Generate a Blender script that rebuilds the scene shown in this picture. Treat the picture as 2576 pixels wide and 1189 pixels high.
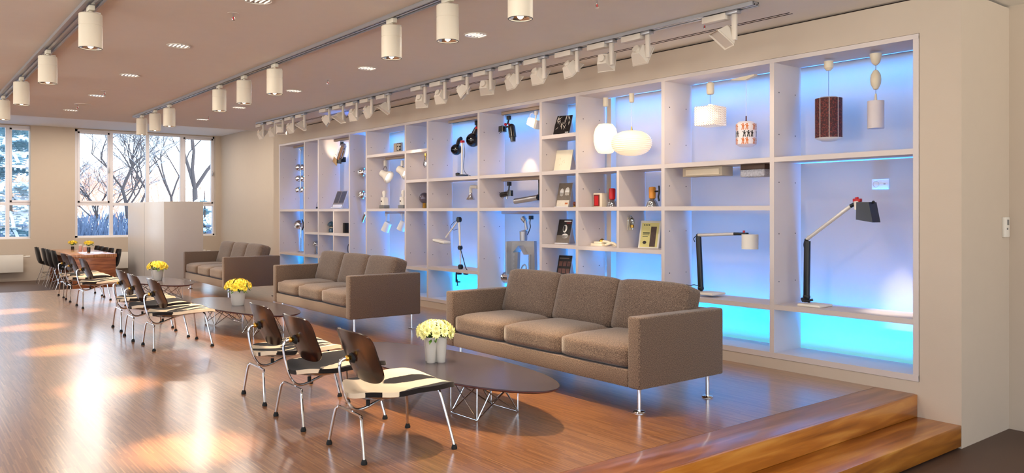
import bpy, bmesh, math, random
from mathutils import Vector, Matrix
random.seed(7)
R = math.radians
scene = bpy.context.scene
for o in list(bpy.data.objects): bpy.data.objects.remove(o)
COL = scene.collection

# ---------------------------------------------------------------- camera
FPX, CXP, CYP, EYE = 1991.0, 1288.0, 533.5, 1.3
PSI = math.atan2(1565, 1991); SN, CS = math.sin(PSI), math.cos(PSI)
cam = bpy.data.cameras.new('camera'); camo = bpy.data.objects.new('camera', cam); COL.objects.link(camo)
camo.location = (0, 0, EYE); camo.rotation_euler = (R(90), 0, -PSI)
cam.sensor_fit = 'HORIZONTAL'; cam.sensor_width = 36; cam.lens = 36 * FPX / 2576
cam.shift_y = (CYP - 594.5) / 2576
cam.clip_start = .05; cam.clip_end = 400
scene.camera = camo
scene.view_settings.view_transform = 'Standard'; scene.view_settings.look = 'None'
scene.view_settings.gamma = 1; scene.view_settings.use_curve_mapping = False
scene.view_settings.exposure = -0.3
cy = scene.cycles
cy.max_bounces = 8; cy.diffuse_bounces = 5; cy.glossy_bounces = 4; cy.transmission_bounces = 6; cy.transparent_max_bounces = 12
cy.caustics_reflective = False; cy.caustics_refractive = False
cy.sample_clamp_indirect = 6; cy.blur_glossy = .6
cy.use_denoising = True; cy.use_light_tree = True

def onX(x, y, X):
    t = (x - CXP) / FPX; Y = X * (CS - t * SN) / (SN + t * CS); d = X * SN + Y * CS
    return Y, EYE + (CYP - y) / FPX * d
def onY(x, y, Y):
    t = (x - CXP) / FPX; X = Y * (SN + t * CS) / (CS - t * SN); d = X * SN + Y * CS
    return X, EYE + (CYP - y) / FPX * d
def onZ(x, y, z):
    d = (z - EYE) * FPX / (CYP - y); r = (x - CXP) / FPX * d
    return d * SN + r * CS, d * CS - r * SN

# ---------------------------------------------------------------- world
w = bpy.data.worlds.new('winter_sky'); scene.world = w; w.use_nodes = True
nt = w.node_tree; nt.nodes.clear()
tc = nt.nodes.new('ShaderNodeTexCoord'); sp = nt.nodes.new('ShaderNodeSeparateXYZ')
cr = nt.nodes.new('ShaderNodeValToRGB'); bg = nt.nodes.new('ShaderNodeBackground'); ow = nt.nodes.new('ShaderNodeOutputWorld')
nt.links.new(tc.outputs['Generated'], sp.inputs[0]); mr = nt.nodes.new('ShaderNodeMapRange'); mr.inputs[1].default_value = -1; nt.links.new(sp.outputs['Z'], mr.inputs[0]); nt.links.new(mr.outputs[0], cr.inputs[0])
e = cr.color_ramp.elements
e[0].position = 0; e[0].color = (2.05, 2.05, 1.9, 1); e[1].position = .49; e[1].color = (2.0, 1.98, 1.85, 1)  # lower half brightened beyond the sky, added to light the ceiling
for p, c in ((.502, (1, .80, .66, 1)), (.515, (.95, .95, 1, 1)), (.55, (.74, .92, 1.1, 1)), (.75, (.66, .84, 1.1, 1)), (1, (.5, .72, 1, 1))):
    q = e.new(p); q.color = c
nt.links.new(cr.outputs[0], bg.inputs[0]); bg.inputs[1].default_value = 4.2
nt.links.new(bg.outputs[0], ow.inputs[0])

# ---------------------------------------------------------------- lamps of the room
WARM = (1, .82, .62)
def lamp(name, kind, loc, power, color=WARM, rot=None, aim=None, **kw):
    l = bpy.data.lights.new(name, kind); l.energy = power; l.color = color
    for k, v in kw.items(): setattr(l, k, v)
    o = bpy.data.objects.new(name, l); COL.objects.link(o); o.location = loc
    if aim is not None: o.rotation_euler = (Vector(aim) - Vector(loc)).to_track_quat('-Z', 'Y').to_euler()
    elif rot is not None: o.rotation_euler = rot
    return o
# daylight through the far windows: portals only guide sampling of the real sky
for (x0, x1) in ((-4.2, 2.62), (3.55, 6.95)):
    lamp('window_portal', 'AREA', ((x0 + x1) / 2, 22.0, 2.0), 1, rot=(R(-90), 0, 0), shape='RECTANGLE', size=x1 - x0, size_y=2.7).data.cycles.is_portal = True
lamp('window_portal', 'AREA', (-4.95, 4.5, 1.6), 1, rot=(0, R(-90), 0), shape='RECTANGLE', size=2.2, size_y=17).data.cycles.is_portal = True  # unseen openings on the left, added for daylight
# unseen open front behind the camera, added for daylight
lamp('window_portal', 'AREA', (0, -5.9, 1.5), 1, rot=(R(90), 0, 0), shape='RECTANGLE', size=12, size_y=3.0).data.cycles.is_portal = True
LED = (.0, .42, 1); 
# blue LED lines in the slot between the shelves and the back wall
for z_, up_, pw_, col_, sp_ in ((.095, R(180), 350, (.0, .25, 1), 42), (2.572, 0, 115, (.0, .27, 1), 55), (.10, R(180), 9, (0, .80, 1), 170)):
    o = lamp('led_line', 'AREA', (6.215, 8.55, z_), pw_, col_, rot=(up_, 0, R(90)), shape='RECTANGLE', size=11.7, size_y=.06); o.data.spread = R(sp_)
# ---------------------------------------------------------------- helpers
def s2l(c): c /= 255.0; return c / 12.92 if c <= .04045 else ((c + .055) / 1.055) ** 2.4
def rgb(r, g, b): return (s2l(r), s2l(g), s2l(b), 1)
MATS = {}
def mat(name, col, rough=.5, metal=0, var=.06, vscale=8, bump=0, bscale=60, coat=0, spec=.5, emit=None, estr=0, trans=0, sheen=0, alpha=1, ior=1.45):
    """principled material whose colour drifts a little with a noise texture"""
    if name in MATS: return MATS[name]
    m = bpy.data.materials.new(name); m.use_nodes = True; n = m.node_tree; b = n.nodes['Principled BSDF']
    if len(col) == 3: col = rgb(*col)
    tc = n.nodes.new('ShaderNodeTexCoord'); no = n.nodes.new('ShaderNodeTexNoise'); no.inputs['Scale'].default_value = vscale
    n.links.new(tc.outputs['Object'], no.inputs['Vector'])
    mx = n.nodes.new('ShaderNodeMix'); mx.data_type = 'RGBA'
    mx.inputs[6].default_value = tuple(max(0, c * (1 - var)) for c in col[:3]) + (1,)
    mx.inputs[7].default_value = tuple(min(1, c * (1 + var)) for c in col[:3]) + (1,)
    n.links.new(no.outputs[0], mx.inputs[0]); n.links.new(mx.outputs[2], b.inputs['Base Color'])
    b.inputs['Roughness'].default_value = rough; b.inputs['Metallic'].default_value = metal
    b.inputs['Coat Weight'].default_value = coat; b.inputs['Coat Roughness'].default_value = .08
    b.inputs['Specular IOR Level'].default_value = spec; b.inputs['Transmission Weight'].default_value = trans
    b.inputs['Sheen Weight'].default_value = sheen; b.inputs['Alpha'].default_value = alpha; b.inputs['IOR'].default_value = ior
    if emit: b.inputs['Emission Color'].default_value = rgb(*emit) if len(emit) == 3 else emit; b.inputs['Emission Strength'].default_value = estr
    if bump:
        nb = n.nodes.new('ShaderNodeTexNoise'); nb.inputs['Scale'].default_value = bscale; nb.inputs['Detail'].default_value = 3
        n.links.new(tc.outputs['Object'], nb.inputs['Vector'])
        bp = n.nodes.new('ShaderNodeBump'); bp.inputs['Strength'].default_value = bump; bp.inputs['Distance'].default_value = .01
        n.links.new(nb.outputs[0], bp.inputs['Height']); n.links.new(bp.outputs[0], b.inputs['Normal'])
    MATS[name] = m; return m
def N(m, t, **kw):
    n = m.node_tree.nodes.new(t)
    for k, v in kw.items(): setattr(n, k, v)
    return n
def ramp(m, stops, interp='LINEAR'):
    n = N(m, 'ShaderNodeValToRGB'); n.color_ramp.interpolation = interp; e = n.color_ramp.elements
    e[0].position, e[0].color = stops[0]; e[1].position, e[1].color = stops[1]
    for p, c in stops[2:]: q = e.new(p); q.color = c
    return n
def mapping(m, scale=(1, 1, 1), rot=(0, 0, 0), src='Object'):
    tc = N(m, 'ShaderNodeTexCoord'); mp = N(m, 'ShaderNodeMapping')
    mp.inputs['Scale'].default_value = scale; mp.inputs['Rotation'].default_value = rot
    m.node_tree.links.new(tc.outputs[src], mp.inputs[0]); return mp

class MB:
    """gathers geometry and links it as one mesh object"""
    def __init__(s, M=None): s.v = []; s.f = []; s.mi = []; s.cur = 0; s.M = M or Matrix()
    def add(s, vs, fs, M=None):
        T = s.M @ M if M is not None else s.M; k = len(s.v)
        s.v += [tuple(T @ Vector(p)) for p in vs]; s.f += [tuple(k + i for i in q) for q in fs]; s.mi += [s.cur] * len(fs); return s
    def box(s, x0, x1, y0, y1, z0, z1, M=None):
        vs = [(x, y, z) for z in (z0, z1) for y in (y0, y1) for x in (x0, x1)]
        return s.add(vs, [(0, 2, 3, 1), (4, 5, 7, 6), (0, 1, 5, 4), (2, 6, 7, 3), (0, 4, 6, 2), (1, 3, 7, 5)], M)
    def bm(s, b, M=None):
        b.verts.ensure_lookup_table(); b.verts.index_update()
        s.add([v.co[:] for v in b.verts], [[v.index for v in f.verts] for f in b.faces], M); b.free(); return s
    def rbox(s, x0, x1, y0, y1, z0, z1, r=.01, seg=2, M=None):
        b = bmesh.new(); bmesh.ops.create_cube(b, size=1)
        for v in b.verts: v.co = Vector(((x0 + x1) / 2 + v.co.x * (x1 - x0), (y0 + y1) / 2 + v.co.y * (y1 - y0), (z0 + z1) / 2 + v.co.z * (z1 - z0)))
        r = min(r, .49 * min(x1 - x0, y1 - y0, z1 - z0))
        bmesh.ops.bevel(b, geom=b.edges[:], offset=r, segments=seg, affect='EDGES', profile=.5)
        return s.bm(b, M)
    def lathe(s, prof, n=24, M=None, cap=True):
        vs = []; fs = []
        for r, z in prof:
            for i in range(n): a = 2 * math.pi * i / n; vs.append((r * math.cos(a), r * math.sin(a), z))
        for k in range(len(prof) - 1):
            for i in range(n): j = (i + 1) % n; fs.append((k * n + i, k * n + j, (k + 1) * n + j, (k + 1) * n + i))
        if cap:
            if prof[0][0] > 1e-5: fs.append(tuple(range(n - 1, -1, -1)))
            if prof[-1][0] > 1e-5: fs.append(tuple((len(prof) - 1) * n + i for i in range(n)))
        return s.add(vs, fs, M)
    def cyl(s, p, q, r, r2=None, n=16):
        p, q = Vector(p), Vector(q); d = q - p
        return s.lathe([(r, 0), (r if r2 is None else r2, d.length)], n, Matrix.Translation(p) @ d.to_track_quat('Z', 'Y').to_matrix().to_4x4())
    def ball(s, c, r, n=16, sc=(1, 1, 1)):
        m = n // 2; prof = [(max(1e-6, r * math.sin(math.pi * k / m)), -r * math.cos(math.pi * k / m)) for k in range(m + 1)]
        return s.lathe(prof, n, Matrix.Translation(c) @ Matrix.Diagonal((*sc, 1)), cap=False)
    def tube(s, pts, r, n=8, smooth=0, rad=None, closed=False):
        P = [Vector(p) for p in pts]
        if smooth:
            Q = []; L = len(P)
            for i in range(L if closed else L - 1):
                g = (lambda k: P[k % L]) if closed else (lambda k: P[max(0, min(L - 1, k))])
                a, b_, c, d = g(i - 1), g(i), g(i + 1), g(i + 2)
                for k in range(smooth):
                    t = k / smooth
                    Q.append(.5 * ((2 * b_) + (c - a) * t + (2 * a - 5 * b_ + 4 * c - d) * t * t + (3 * b_ - a - 3 * c + d) * t ** 3))
            if not closed: Q.append(P[-1])
            P = Q
        L = len(P); vs = []; fs = []; up = None
        for i in range(L):
            t = (P[(i + 1) % L] - P[i - 1]) if closed else (P[min(L - 1, i + 1)] - P[max(0, i - 1)])
            t.normalize()
            if up is None: up = t.orthogonal().normalized()
            up = (up - t * up.dot(t)).normalized(); bi = t.cross(up)
            rr = r if rad is None else rad[min(len(rad) - 1, int(i * len(rad) / L))]
            for k in range(n): a = 2 * math.pi * k / n; vs.append(P[i] + (up * math.cos(a) + bi * math.sin(a)) * rr)
        for i in range(L if closed else L - 1):
            for k in range(n): fs.append((i * n + k, i * n + (k + 1) % n, ((i + 1) % L) * n + (k + 1) % n, ((i + 1) % L) * n + k))
        if not closed: fs += [tuple(range(n - 1, -1, -1)), tuple((L - 1) * n + k for k in range(n))]
        return s.add(vs, fs)
    def prism(s, poly, d0, d1, axis='y', M=None):
        """polygon in the other two axes extruded along axis"""
        n = len(poly); P = {'y': lambda a, b, c: (a, c, b), 'x': lambda a, b, c: (c, a, b), 'z': lambda a, b, c: (a, b, c)}[axis]
        vs = [P(a, b, d0) for a, b in poly] + [P(a, b, d1) for a, b in poly]
        fs = [tuple(range(n)), tuple(range(2 * n - 1, n - 1, -1))] + [(i, (i + 1) % n, n + (i + 1) % n, n + i) for i in range(n)]
        return s.add(vs, fs, M)
    def surf(s, fn, nu, nv, th, M=None):
        """thick sheet: fn(u,v) -> (point, normal)"""
        vs = []; fs = []
        for side in (0, 1):
            for i in range(nu + 1):
                for j in range(nv + 1):
                    p, n_ = fn(i / nu, j / nv); vs.append(Vector(p) + Vector(n_) * (th / 2 if side == 0 else -th / 2))
        K = (nu + 1) * (nv + 1); I = lambda a, b_, c=0: c * K + a * (nv + 1) + b_
        for i in range(nu):
            for j in range(nv):
                fs.append((I(i, j), I(i + 1, j), I(i + 1, j + 1), I(i, j + 1)))
                fs.append((I(i, j, 1), I(i, j + 1, 1), I(i + 1, j + 1, 1), I(i + 1, j, 1)))
        for i in range(nu): fs.append((I(i, 0), I(i, 0, 1), I(i + 1, 0, 1), I(i + 1, 0))); fs.append((I(i, nv), I(i + 1, nv), I(i + 1, nv, 1), I(i, nv, 1)))
        for j in range(nv): fs.append((I(0, j), I(0, j + 1), I(0, j + 1, 1), I(0, j, 1))); fs.append((I(nu, j), I(nu, j, 1), I(nu, j + 1, 1), I(nu, j + 1)))
        return s.add(vs, fs, M)
    def build(s, name, m, parent=None, loc=None, rotz=0, sharp=35):
        me = bpy.data.meshes.new(name); me.from_pydata(s.v, [], s.f)
        for x in (m if isinstance(m, (list, tuple)) else [m]): me.materials.append(x)
        if any(s.mi): me.polygons.foreach_set('material_index', s.mi)
        b = bmesh.new(); b.from_mesh(me); bmesh.ops.recalc_face_normals(b, faces=b.faces[:]); b.to_mesh(me); b.free()
        me.shade_smooth(); me.set_sharp_from_angle(angle=R(sharp)); me.update()
        o = bpy.data.objects.new(name, me); COL.objects.link(o)
        if parent: o.parent = parent
        if loc is not None: o.location = loc
        if rotz: o.rotation_euler = (0, 0, rotz)
        return o
def tag(o, label=None, cat=None, group=None, kind=None):
    for k, v in (('label', label), ('category', cat), ('group', group), ('kind', kind)):
        if v: o[k] = v
    return o
def empty(name, loc=(0, 0, 0), rotz=0, label=None, cat=None, group=None, rot=None):
    o = bpy.data.objects.new(name, None); COL.objects.link(o); o.location = loc; o.rotation_euler = rot or (0, 0, rotz)
    o.empty_display_size = .1; return tag(o, label, cat, group)
def struct(name, mb, m): o = mb.build(name, m); o['kind'] = 'structure'; return o
def copy_tree(o, parent=None):
    c = o.copy(); COL.objects.link(c)
    if parent: c.parent = parent
    for ch in list(o.children): copy_tree(ch, c)
    return c
def dup(o, loc, rotz=0, label=None, group=None):
    c = copy_tree(o); c.location = loc; c.rotation_euler = (0, 0, rotz)
    if label: c['label'] = label
    if group: c['group'] = group
    return c
def arcs(cx, cy, rx, ry, a0, a1, n): return [(cx + rx * math.cos(R(a0 + (a1 - a0) * k / n)), cy + ry * math.sin(R(a0 + (a1 - a0) * k / n))) for k in range(n + 1)]

# ---------------------------------------------------------------- materials
plaster = mat('white_plaster', (198, 183, 166), .85, var=.02, bump=.05, bscale=120)
ceilm = mat('ceiling_paint', (232, 228, 220), .9, var=.02, bump=.1, bscale=160)
cabinet = mat('white_lacquer_board', (208, 197, 193), .38, var=.02)
chrome = mat('polished_chrome', (225, 225, 228), .09, 1, var=.02)
steel = mat('brushed_steel', (190, 190, 192), .3, 1, var=.05, vscale=40)
alu = mat('anodised_aluminium', (176, 176, 180), .42, .8, var=.04)
black = mat('black_plastic', (16, 16, 18), .35, var=.1)
rubber = mat('black_rubber', (12, 12, 12), .7)
whitep = mat('white_plastic', (228, 222, 212), .4, var=.03)
ivory = mat('ivory_plastic', (224, 211, 186), .4, var=.04)
redp = mat('red_plastic', (190, 15, 25), .35, var=.05)
greyp = mat('grey_plastic', (120, 118, 116), .45, var=.04)
brass = mat('brass', (205, 160, 75), .22, 1, var=.05)
cream_paint = mat('cream_lamp_paint', (214, 204, 186), .5, var=.02)
winm = mat('window_aluminium', (236, 232, 236), .5, .1, var=.03)
gapm = mat('gap_shade_and_seams', (38, 22, 18), .9)  # dark colour of seams and slots, painted shade in the gaps
def glass_mat(name, tint=(1, 1, 1, 1), refl=.08, rough=.0):
    m = bpy.data.materials.new(name); m.use_nodes = True; n = m.node_tree; n.nodes.clear()
    t = N(m, 'ShaderNodeBsdfTransparent'); t.inputs[0].default_value = tint
    g = N(m, 'ShaderNodeBsdfGlossy'); g.inputs['Roughness'].default_value = rough
    f = N(m, 'ShaderNodeFresnel'); f.inputs[0].default_value = 1.45
    no = N(m, 'ShaderNodeTexNoise'); no.inputs['Scale'].default_value = 3
    ad = N(m, 'ShaderNodeMath', operation='MULTIPLY'); ad.inputs[1].default_value = refl / .04
    mx = N(m, 'ShaderNodeMixShader'); o = N(m, 'ShaderNodeOutputMaterial')
    n.links.new(f.outputs[0], ad.inputs[0]); n.links.new(ad.outputs[0], mx.inputs[0]); n.links.new(t.outputs[0], mx.inputs[1]); n.links.new(g.outputs[0], mx.inputs[2]); n.links.new(mx.outputs[0], o.inputs[0])
    return m
pane_glass = glass_mat('window_glass', (.97, .99, 1, 1), .03)
clear_glass = glass_mat('clear_glass', (.93, .95, .97, 1), .14, .03)

def parquet(name, strip, length, along_y, cols, rough):
    m = bpy.data.materials.new(name); m.use_nodes = True; L = m.node_tree.links; b = m.node_tree.nodes['Principled BSDF']
    mp = mapping(m, (1, 1, 1), (0, 0, R(90) if along_y else 0))
    br = N(m, 'ShaderNodeTexBrick'); br.offset = .37; br.offset_frequency = 3; br.squash = 1
    br.inputs['Scale'].default_value = 1; br.inputs['Mortar Size'].default_value = .0006; br.inputs['Bias'].default_value = 0
    br.inputs['Brick Width'].default_value = length; br.inputs['Row Height'].default_value = strip
    br.inputs['Color1'].default_value = (0, 0, 0, 1); br.inputs['Color2'].default_value = (1, 1, 1, 1); br.inputs['Mortar'].default_value = (.25, .25, .25, 1)
    L.new(mp.outputs[0], br.inputs['Vector'])
    mp2 = mapping(m, (140, 5, 1) if along_y else (3, 60, 1)); no = N(m, 'ShaderNodeTexNoise'); no.inputs['Scale'].default_value = 1; no.inputs['Detail'].default_value = 5
    L.new(mp2.outputs[0], no.inputs['Vector'])
    ad = N(m, 'ShaderNodeMix', data_type='FLOAT'); ad.inputs[0].default_value = .35
    L.new(br.outputs['Color'], ad.inputs[2]); L.new(no.outputs[0], ad.inputs[3])
    rp = ramp(m, cols); L.new(ad.outputs[0], rp.inputs[0]); L.new(rp.outputs[0], b.inputs['Base Color'])
    b.inputs['Roughness'].default_value = rough + .05; b.inputs['Specular IOR Level'].default_value = .9; b.inputs['Coat Weight'].default_value = 1 if along_y else .3; b.inputs['Coat Roughness'].default_value = rough - .05
    nb = N(m, 'ShaderNodeTexNoise'); nb.inputs['Scale'].default_value = 9; nb.inputs['Detail'].default_value = 3; mp3 = mapping(m, (3, .6, 1)); L.new(mp3.outputs[0], nb.inputs['Vector'])
    bp = N(m, 'ShaderNodeBump'); bp.inputs['Strength'].default_value = .03; bp.inputs['Distance'].default_value = .003
    L.new(nb.outputs[0], bp.inputs['Height']); L.new(bp.outputs[0], b.inputs['Normal'])
    return m
wood_floor = parquet('industrial_parquet', .009, .24, True, [(.1, rgb(110, 68, 40)), (.5, rgb(140, 92, 56)), (.8, rgb(158, 108, 68)), (.98, rgb(208, 160, 106))], .25)
def veneer(name, a, b_, c, rough=.22, sc=(3, 60, 3)):
    m = bpy.data.materials.new(name); m.use_nodes = True; L = m.node_tree.links; b = m.node_tree.nodes['Principled BSDF']
    mp = mapping(m, sc); n1 = N(m, 'ShaderNodeTexNoise'); n1.inputs['Scale'].default_value = 1; n1.inputs['Detail'].default_value = 6; n1.inputs['Distortion'].default_value = .5
    L.new(mp.outputs[0], n1.inputs['Vector']); rp = ramp(m, [(.3, rgb(*a)), (.52, rgb(*b_)), (.75, rgb(*c))]); L.new(n1.outputs[0], rp.inputs[0]); L.new(rp.outputs[0], b.inputs['Base Color'])
    b.inputs['Roughness'].default_value = rough; b.inputs['Coat Weight'].default_value = .4; b.inputs['Coat Roughness'].default_value = .12; return m
nosing = veneer('oak_board', (118, 66, 36), (150, 90, 54), (184, 122, 80), .28, (1.6, 16, 16))
oak = veneer('oak_step', (124, 66, 12), (182, 112, 32), (218, 156, 70), .3, (1.4, 15, 15))
screed = mat('brown_screed', (84, 64, 54), .5, var=.12, vscale=2)

# ---------------------------------------------------------------- room shell
XB, XE, XW = 5.774, 6.17, 6.26           # shelf front, shelf back edge, back wall behind the slot
LO, CE, CH = -.32, 2.84, 3.36            # lower floor, ceiling, raised ceiling by the windows
struct('floor', MB().box(-5, 6.26, 2.96, 15.15, -.3, 0), wood_floor)
struct('trim_1', MB().rbox(-5, 5.774, 2.67, 2.96, -.16, .0005, .004), [nosing]).data.materials[0] = nosing
struct('trim_2', MB().rbox(-5, 5.772, 2.655, 2.69, -.16, -.001, .004).rbox(-5, 5.772, 2.36, 2.68, -.305, -.16, .004), oak)
struct('trim_3', MB().box(-5, 5.77, 2.40, 2.9, -.32, -.30), gapm)  # dark strip painted as the shade of the kick recess
struct('floor', MB().box(-8, 8, -6, 24, LO - .2, LO), screed)
struct('ceiling', MB().box(-5, 7.3, -6, 14.73, CE, CE + .12), ceilm)
struct('ceiling', MB().box(-5, 7.3, 14.73, 22.3, CH, CH + .12).box(-5, 7.3, 14.73, 14.8, CE, CH), mat('snowlit_ceiling_white', (244, 244, 246), .85, var=.01))  # whiter colour puts the light from the snow into the raised ceiling
# wall that holds the shelves: frame around the opening Y 2.645..14.46, z .09..2.57
wb = MB()
wb.box(XB, 6.59, 2.36, 2.643, LO, 2.825)
wb.box(XB, 6.59, 14.462, 14.73, 0, 2.825)
wb.box(XB, 6.59, 2.643, 14.462, 2.578, 2.825)
wb.box(XB, 6.59, 2.643, 14.462, LO, .088)
wb.box(XW, 6.59, 2.643, 14.462, .088, 2.578)
struct('wall_right', wb, plaster)
struct('trim_4', MB().box(XB + .03, 6.57, 2.39, 14.7, 2.82, 2.845), gapm)  # dark filler stands in for shade in the gap under the ceiling
struct('wall_right', MB().box(6.59, 6.8, -6, 14.1, LO, CE + .02), plaster)
struct('wall_right', MB().box(7.07, 7.25, 14.0, 22.0, LO, CH).box(6.59, 7.25, 14.0, 14.73, LO, CH), plaster)
struct('wall_left', MB().box(-5.2, -5, -6, 22.0, LO, .5).box(-5.2, -5, -6, 22, 2.7, CH).box(-5.2, -5, 13, 22, .5, 2.7).box(-5.2, -5, 7, 7.4, .5, 2.7).box(-5.2, -5, 1, 1.4, .5, 2.7).box(-5.2, -5, -6, -4, .5, 2.7), plaster)  # unseen wall, its openings added to let daylight in
# window wall at Y = 21.8 with three openings
WY, WZ0, WZ1 = 21.8, .665, 3.345
ops = [(-4.2, -.9), (-.45, 2.62), (3.555, 6.93)]
wl = MB(); xs = [-5] + [v for o_ in ops for v in o_] + [7.07]
for k in range(0, len(xs), 2): wl.box(xs[k], xs[k + 1], WY, WY + .35, WZ0, WZ1)
wl.box(-5, 7.07, WY, WY + .35, LO, WZ0).box(-5, 7.07, WY, WY + .35, WZ1, CH + .02)
struct('wall_back', wl, plaster)
# ---------------------------------------------------------------- windows
def window(n, x0, x1, mull, casements):
    root = empty('window_%d' % n, (0, WY + .12, 0)); root['kind'] = 'structure'
    f = MB(); fw = .055; zt = 1.50
    f.box(x0, x0 + fw, 0, .09, WZ0, WZ1).box(x1 - fw, x1, 0, .09, WZ0, WZ1).box(x0, x1, 0, .09, WZ0, WZ0 + fw).box(x0, x1, 0, .09, WZ1 - fw, WZ1)
    f.box(x0 + .003, x1 - .003, -.004, .088, zt - .035, zt + .035)
    for m_ in mull: f.box(m_ - .04, m_ + .04, -.002, .086, WZ0 + .003, WZ1 - .003)
    f.build('window_frame', winm, root)
    ed = [x0 + fw] + [q for m_ in mull for q in (m_ - .04, m_ + .04)] + [x1 - fw]
    for k in range(0, len(ed), 2):
        a, b = ed[k], ed[k + 1]
        if k // 2 in casements:
            c = MB(); cw = .05
            for (p, q, r_, s_) in ((a, a + cw, zt + .035, WZ1 - fw), (b - cw, b, zt + .035, WZ1 - fw)): c.rbox(p, q, -.02, .06, r_, s_, .006)
            c.rbox(a, b, -.02, .06, zt + .035, zt + .035 + cw, .006).rbox(a, b, -.02, .06, WZ1 - fw - cw, WZ1 - fw, .006)
            s_ = c.build('casement', winm, root)
            MB().rbox(b - .035, b - .012, -.05, -.02, 2.28, 2.34, .004).rbox(b - .032, b - .016, -.07, -.045, 2.30, 2.42, .004).build('handle', alu, s_)
        MB().box(a, b, .04, .052, zt + .03, WZ1 - fw).build('pane', pane_glass, root)
        MB().box(a, b, .04, .052, WZ0 + fw, zt - .03).build('pane', pane_glass, root)
    MB().box(x0, x1, -.119, -.002, WZ0 - .003, WZ0 + .012).build('sill', whitep, root)
window(1, -4.2, -.9, [-3.2, -2.0], [0, 2])
window(2, -.45, 3.03, [.4, 1.3, 2.17], [1, 3])
window(3, 3.575, 6.95, [4.385, 5.24, 6.09], [0, 3])
# unseen front far behind the camera, left open to add daylight
struct('wall_front', MB().box(-5, -4.6, -6.2, -5.95, LO, CE).box(6.3, 6.6, -6.2, -5.95, LO, CE), plaster)

# ---------------------------------------------------------------- shelf wall
T = .02
unit = empty('shelf_unit', (XB, 8.55, 0), 0, 'white built-in wall shelf of many compartments with blue light behind', 'shelf')
ups = [14.437, 13.299, 12.718, 11.548, 10.979, 9.801, 9.21, 8.02, 6.821, 6.22, 5.024, 3.843, 2.667]
rows = [[.535, 1.335], [.535, .935, 1.335], [.535, .935, 1.335], [], [1.335, 2.155], [.515, 1.335, 1.737, 2.155], [.54, 1.335, 1.737],
        [1.335, 1.737], [.52, .925, 1.335, 1.737, 2.137], [.92, 1.335, 1.737], [.505, 1.335, 1.737], [.512, 1.737]]
ZB, ZT = .12, 2.54; ZS = {'A': .535}
def loc(Y): return Y - 8.55
for i, y in enumerate(ups):
    m = MB(); m.box(-.002, XE - XB, loc(y) - T, loc(y) + T, ZB - .02, ZT + .02)
    m.cur = 1
    for z in (.72, 1.12, 1.55, 1.95, 2.3):
        for x in (.07, .31):
            for sd in (-1, 1):
                if (sd == 1 and i == 0) or (sd == -1 and i == 12): continue
                m.cyl((x, loc(y) + sd * T, z), (x, loc(y) + sd * (T + .002), z), .005, n=8)
    m.build('upright', [cabinet, black], unit)
MB().box(-.004, XE - XB, loc(14.457), loc(2.647), ZT, ZT + .035).build('top_board', cabinet, unit)
MB().box(-.004, XE - XB, loc(14.457), loc(2.647), .09, .135).build('bottom_board', cabinet, unit)
for c, rr in enumerate(rows):
    a, b = ups[c + 1] + T, ups[c] - T
    for z in rr: MB().box(0, XE - XB, loc(a), loc(b), z - T, z + T).build('shelf_board', cabinet, unit)
for y, z0, z1 in ((12.135, .535, .935), (12.135, .935, 1.335), (5.62, .92, 1.335), (5.62, 1.335, 1.737)):
    MB().box(.002, XE - XB, loc(y) - .015, loc(y) + .015, z0 + T, z1 - T).build('divider', cabinet, unit)
# pipe cover in the slot behind the pendants' compartment
struct('trim_5', MB().box(XE + .01, XW, 6.115, 6.18, .09, 2.56), plaster)

# ---------------------------------------------------------------- ceiling: tracks, lamps, sprinklers
def track(y0, y1, x, name, label, z=CE, w=.035, h=.03, m=None):
    t = empty(name, (x, (y0 + y1) / 2, z), 0, label, 'track'); L = (y1 - y0) / 2
    b = MB()
    for s in (-1, 1): b.box(s * w - .008, s * w + .008, -L, L, -h, -.001)
    b.box(-w, w, -L, L, -h * .45, -.001); b.build('rail', m or alu, t)
    MB().box(-.01, .01, -L, L, -h * .9, -h * .45).build('conductor', steel, t)
    return t
track(2.2, 16.0 - 1.4, 1.16, 'ceiling_track', 'silver lighting track at upper left carrying four cream cylinder spots', w=.05)
track(2.2, 13.7, 3.09, 'ceiling_track', 'silver lighting track across the middle of the ceiling with cylinder spots')
track(3.45, 13.4, 4.98, 'ceiling_track', 'lighting track beside the shelf wall carrying the square wallwashers')
# slot profile flush in the ceiling
sl = MB(); sl.box(5.455, 5.463, 3.48, 13.4, CE - .003, CE + .001).box(5.497, 5.505, 3.48, 13.4, CE - .003, CE + .001)
so = sl.build('ceiling_slot', gapm); tag(so, 'narrow double slot running flush in the ceiling next to the shelf wall', 'slot')

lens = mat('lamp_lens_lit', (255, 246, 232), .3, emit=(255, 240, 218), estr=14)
refl = mat('lamp_reflector', (235, 232, 225), .12, 1)
def cyl_spot():
    """hangs from its origin at the ceiling"""
    o = empty('cylinder_spotlight'); tag(o, cat='spotlight')
    b = MB(); b.rbox(-.02, .02, -.055, .055, -.065, -.028, .005).cyl((0, 0, -.06), (0, 0, -.10), .013).build('adapter', cream_paint, o)
    b = MB(); b.lathe([(.02, -.082), (.074, -.084), (.079, -.09), (.079, -.17), (.0775, -.171), (.0775, -.174), (.079, -.175), (.079, -.334), (.073, -.335), (.070, -.315), (.05, -.29), (.0, -.285)], 32)
    b.build('housing', cream_paint, o)
    MB().lathe([(.0725, -.336), (.078, -.3365), (.078, -.332)], 32, cap=False).build('rim', black, o)
    r = MB(); r.lathe([(.070, -.330), (.055, -.305), (.028, -.292)], 28, cap=False).build('reflector', refl, o)
    MB().ball((0, 0, -.316), .021, 14).build('lens', lens, o)
    MB().rbox(.02, .06, -.05, -.02, -.09, -.075, .004).build('cable_clip', whitep, o)
    return o
c0 = cyl_spot()
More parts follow.
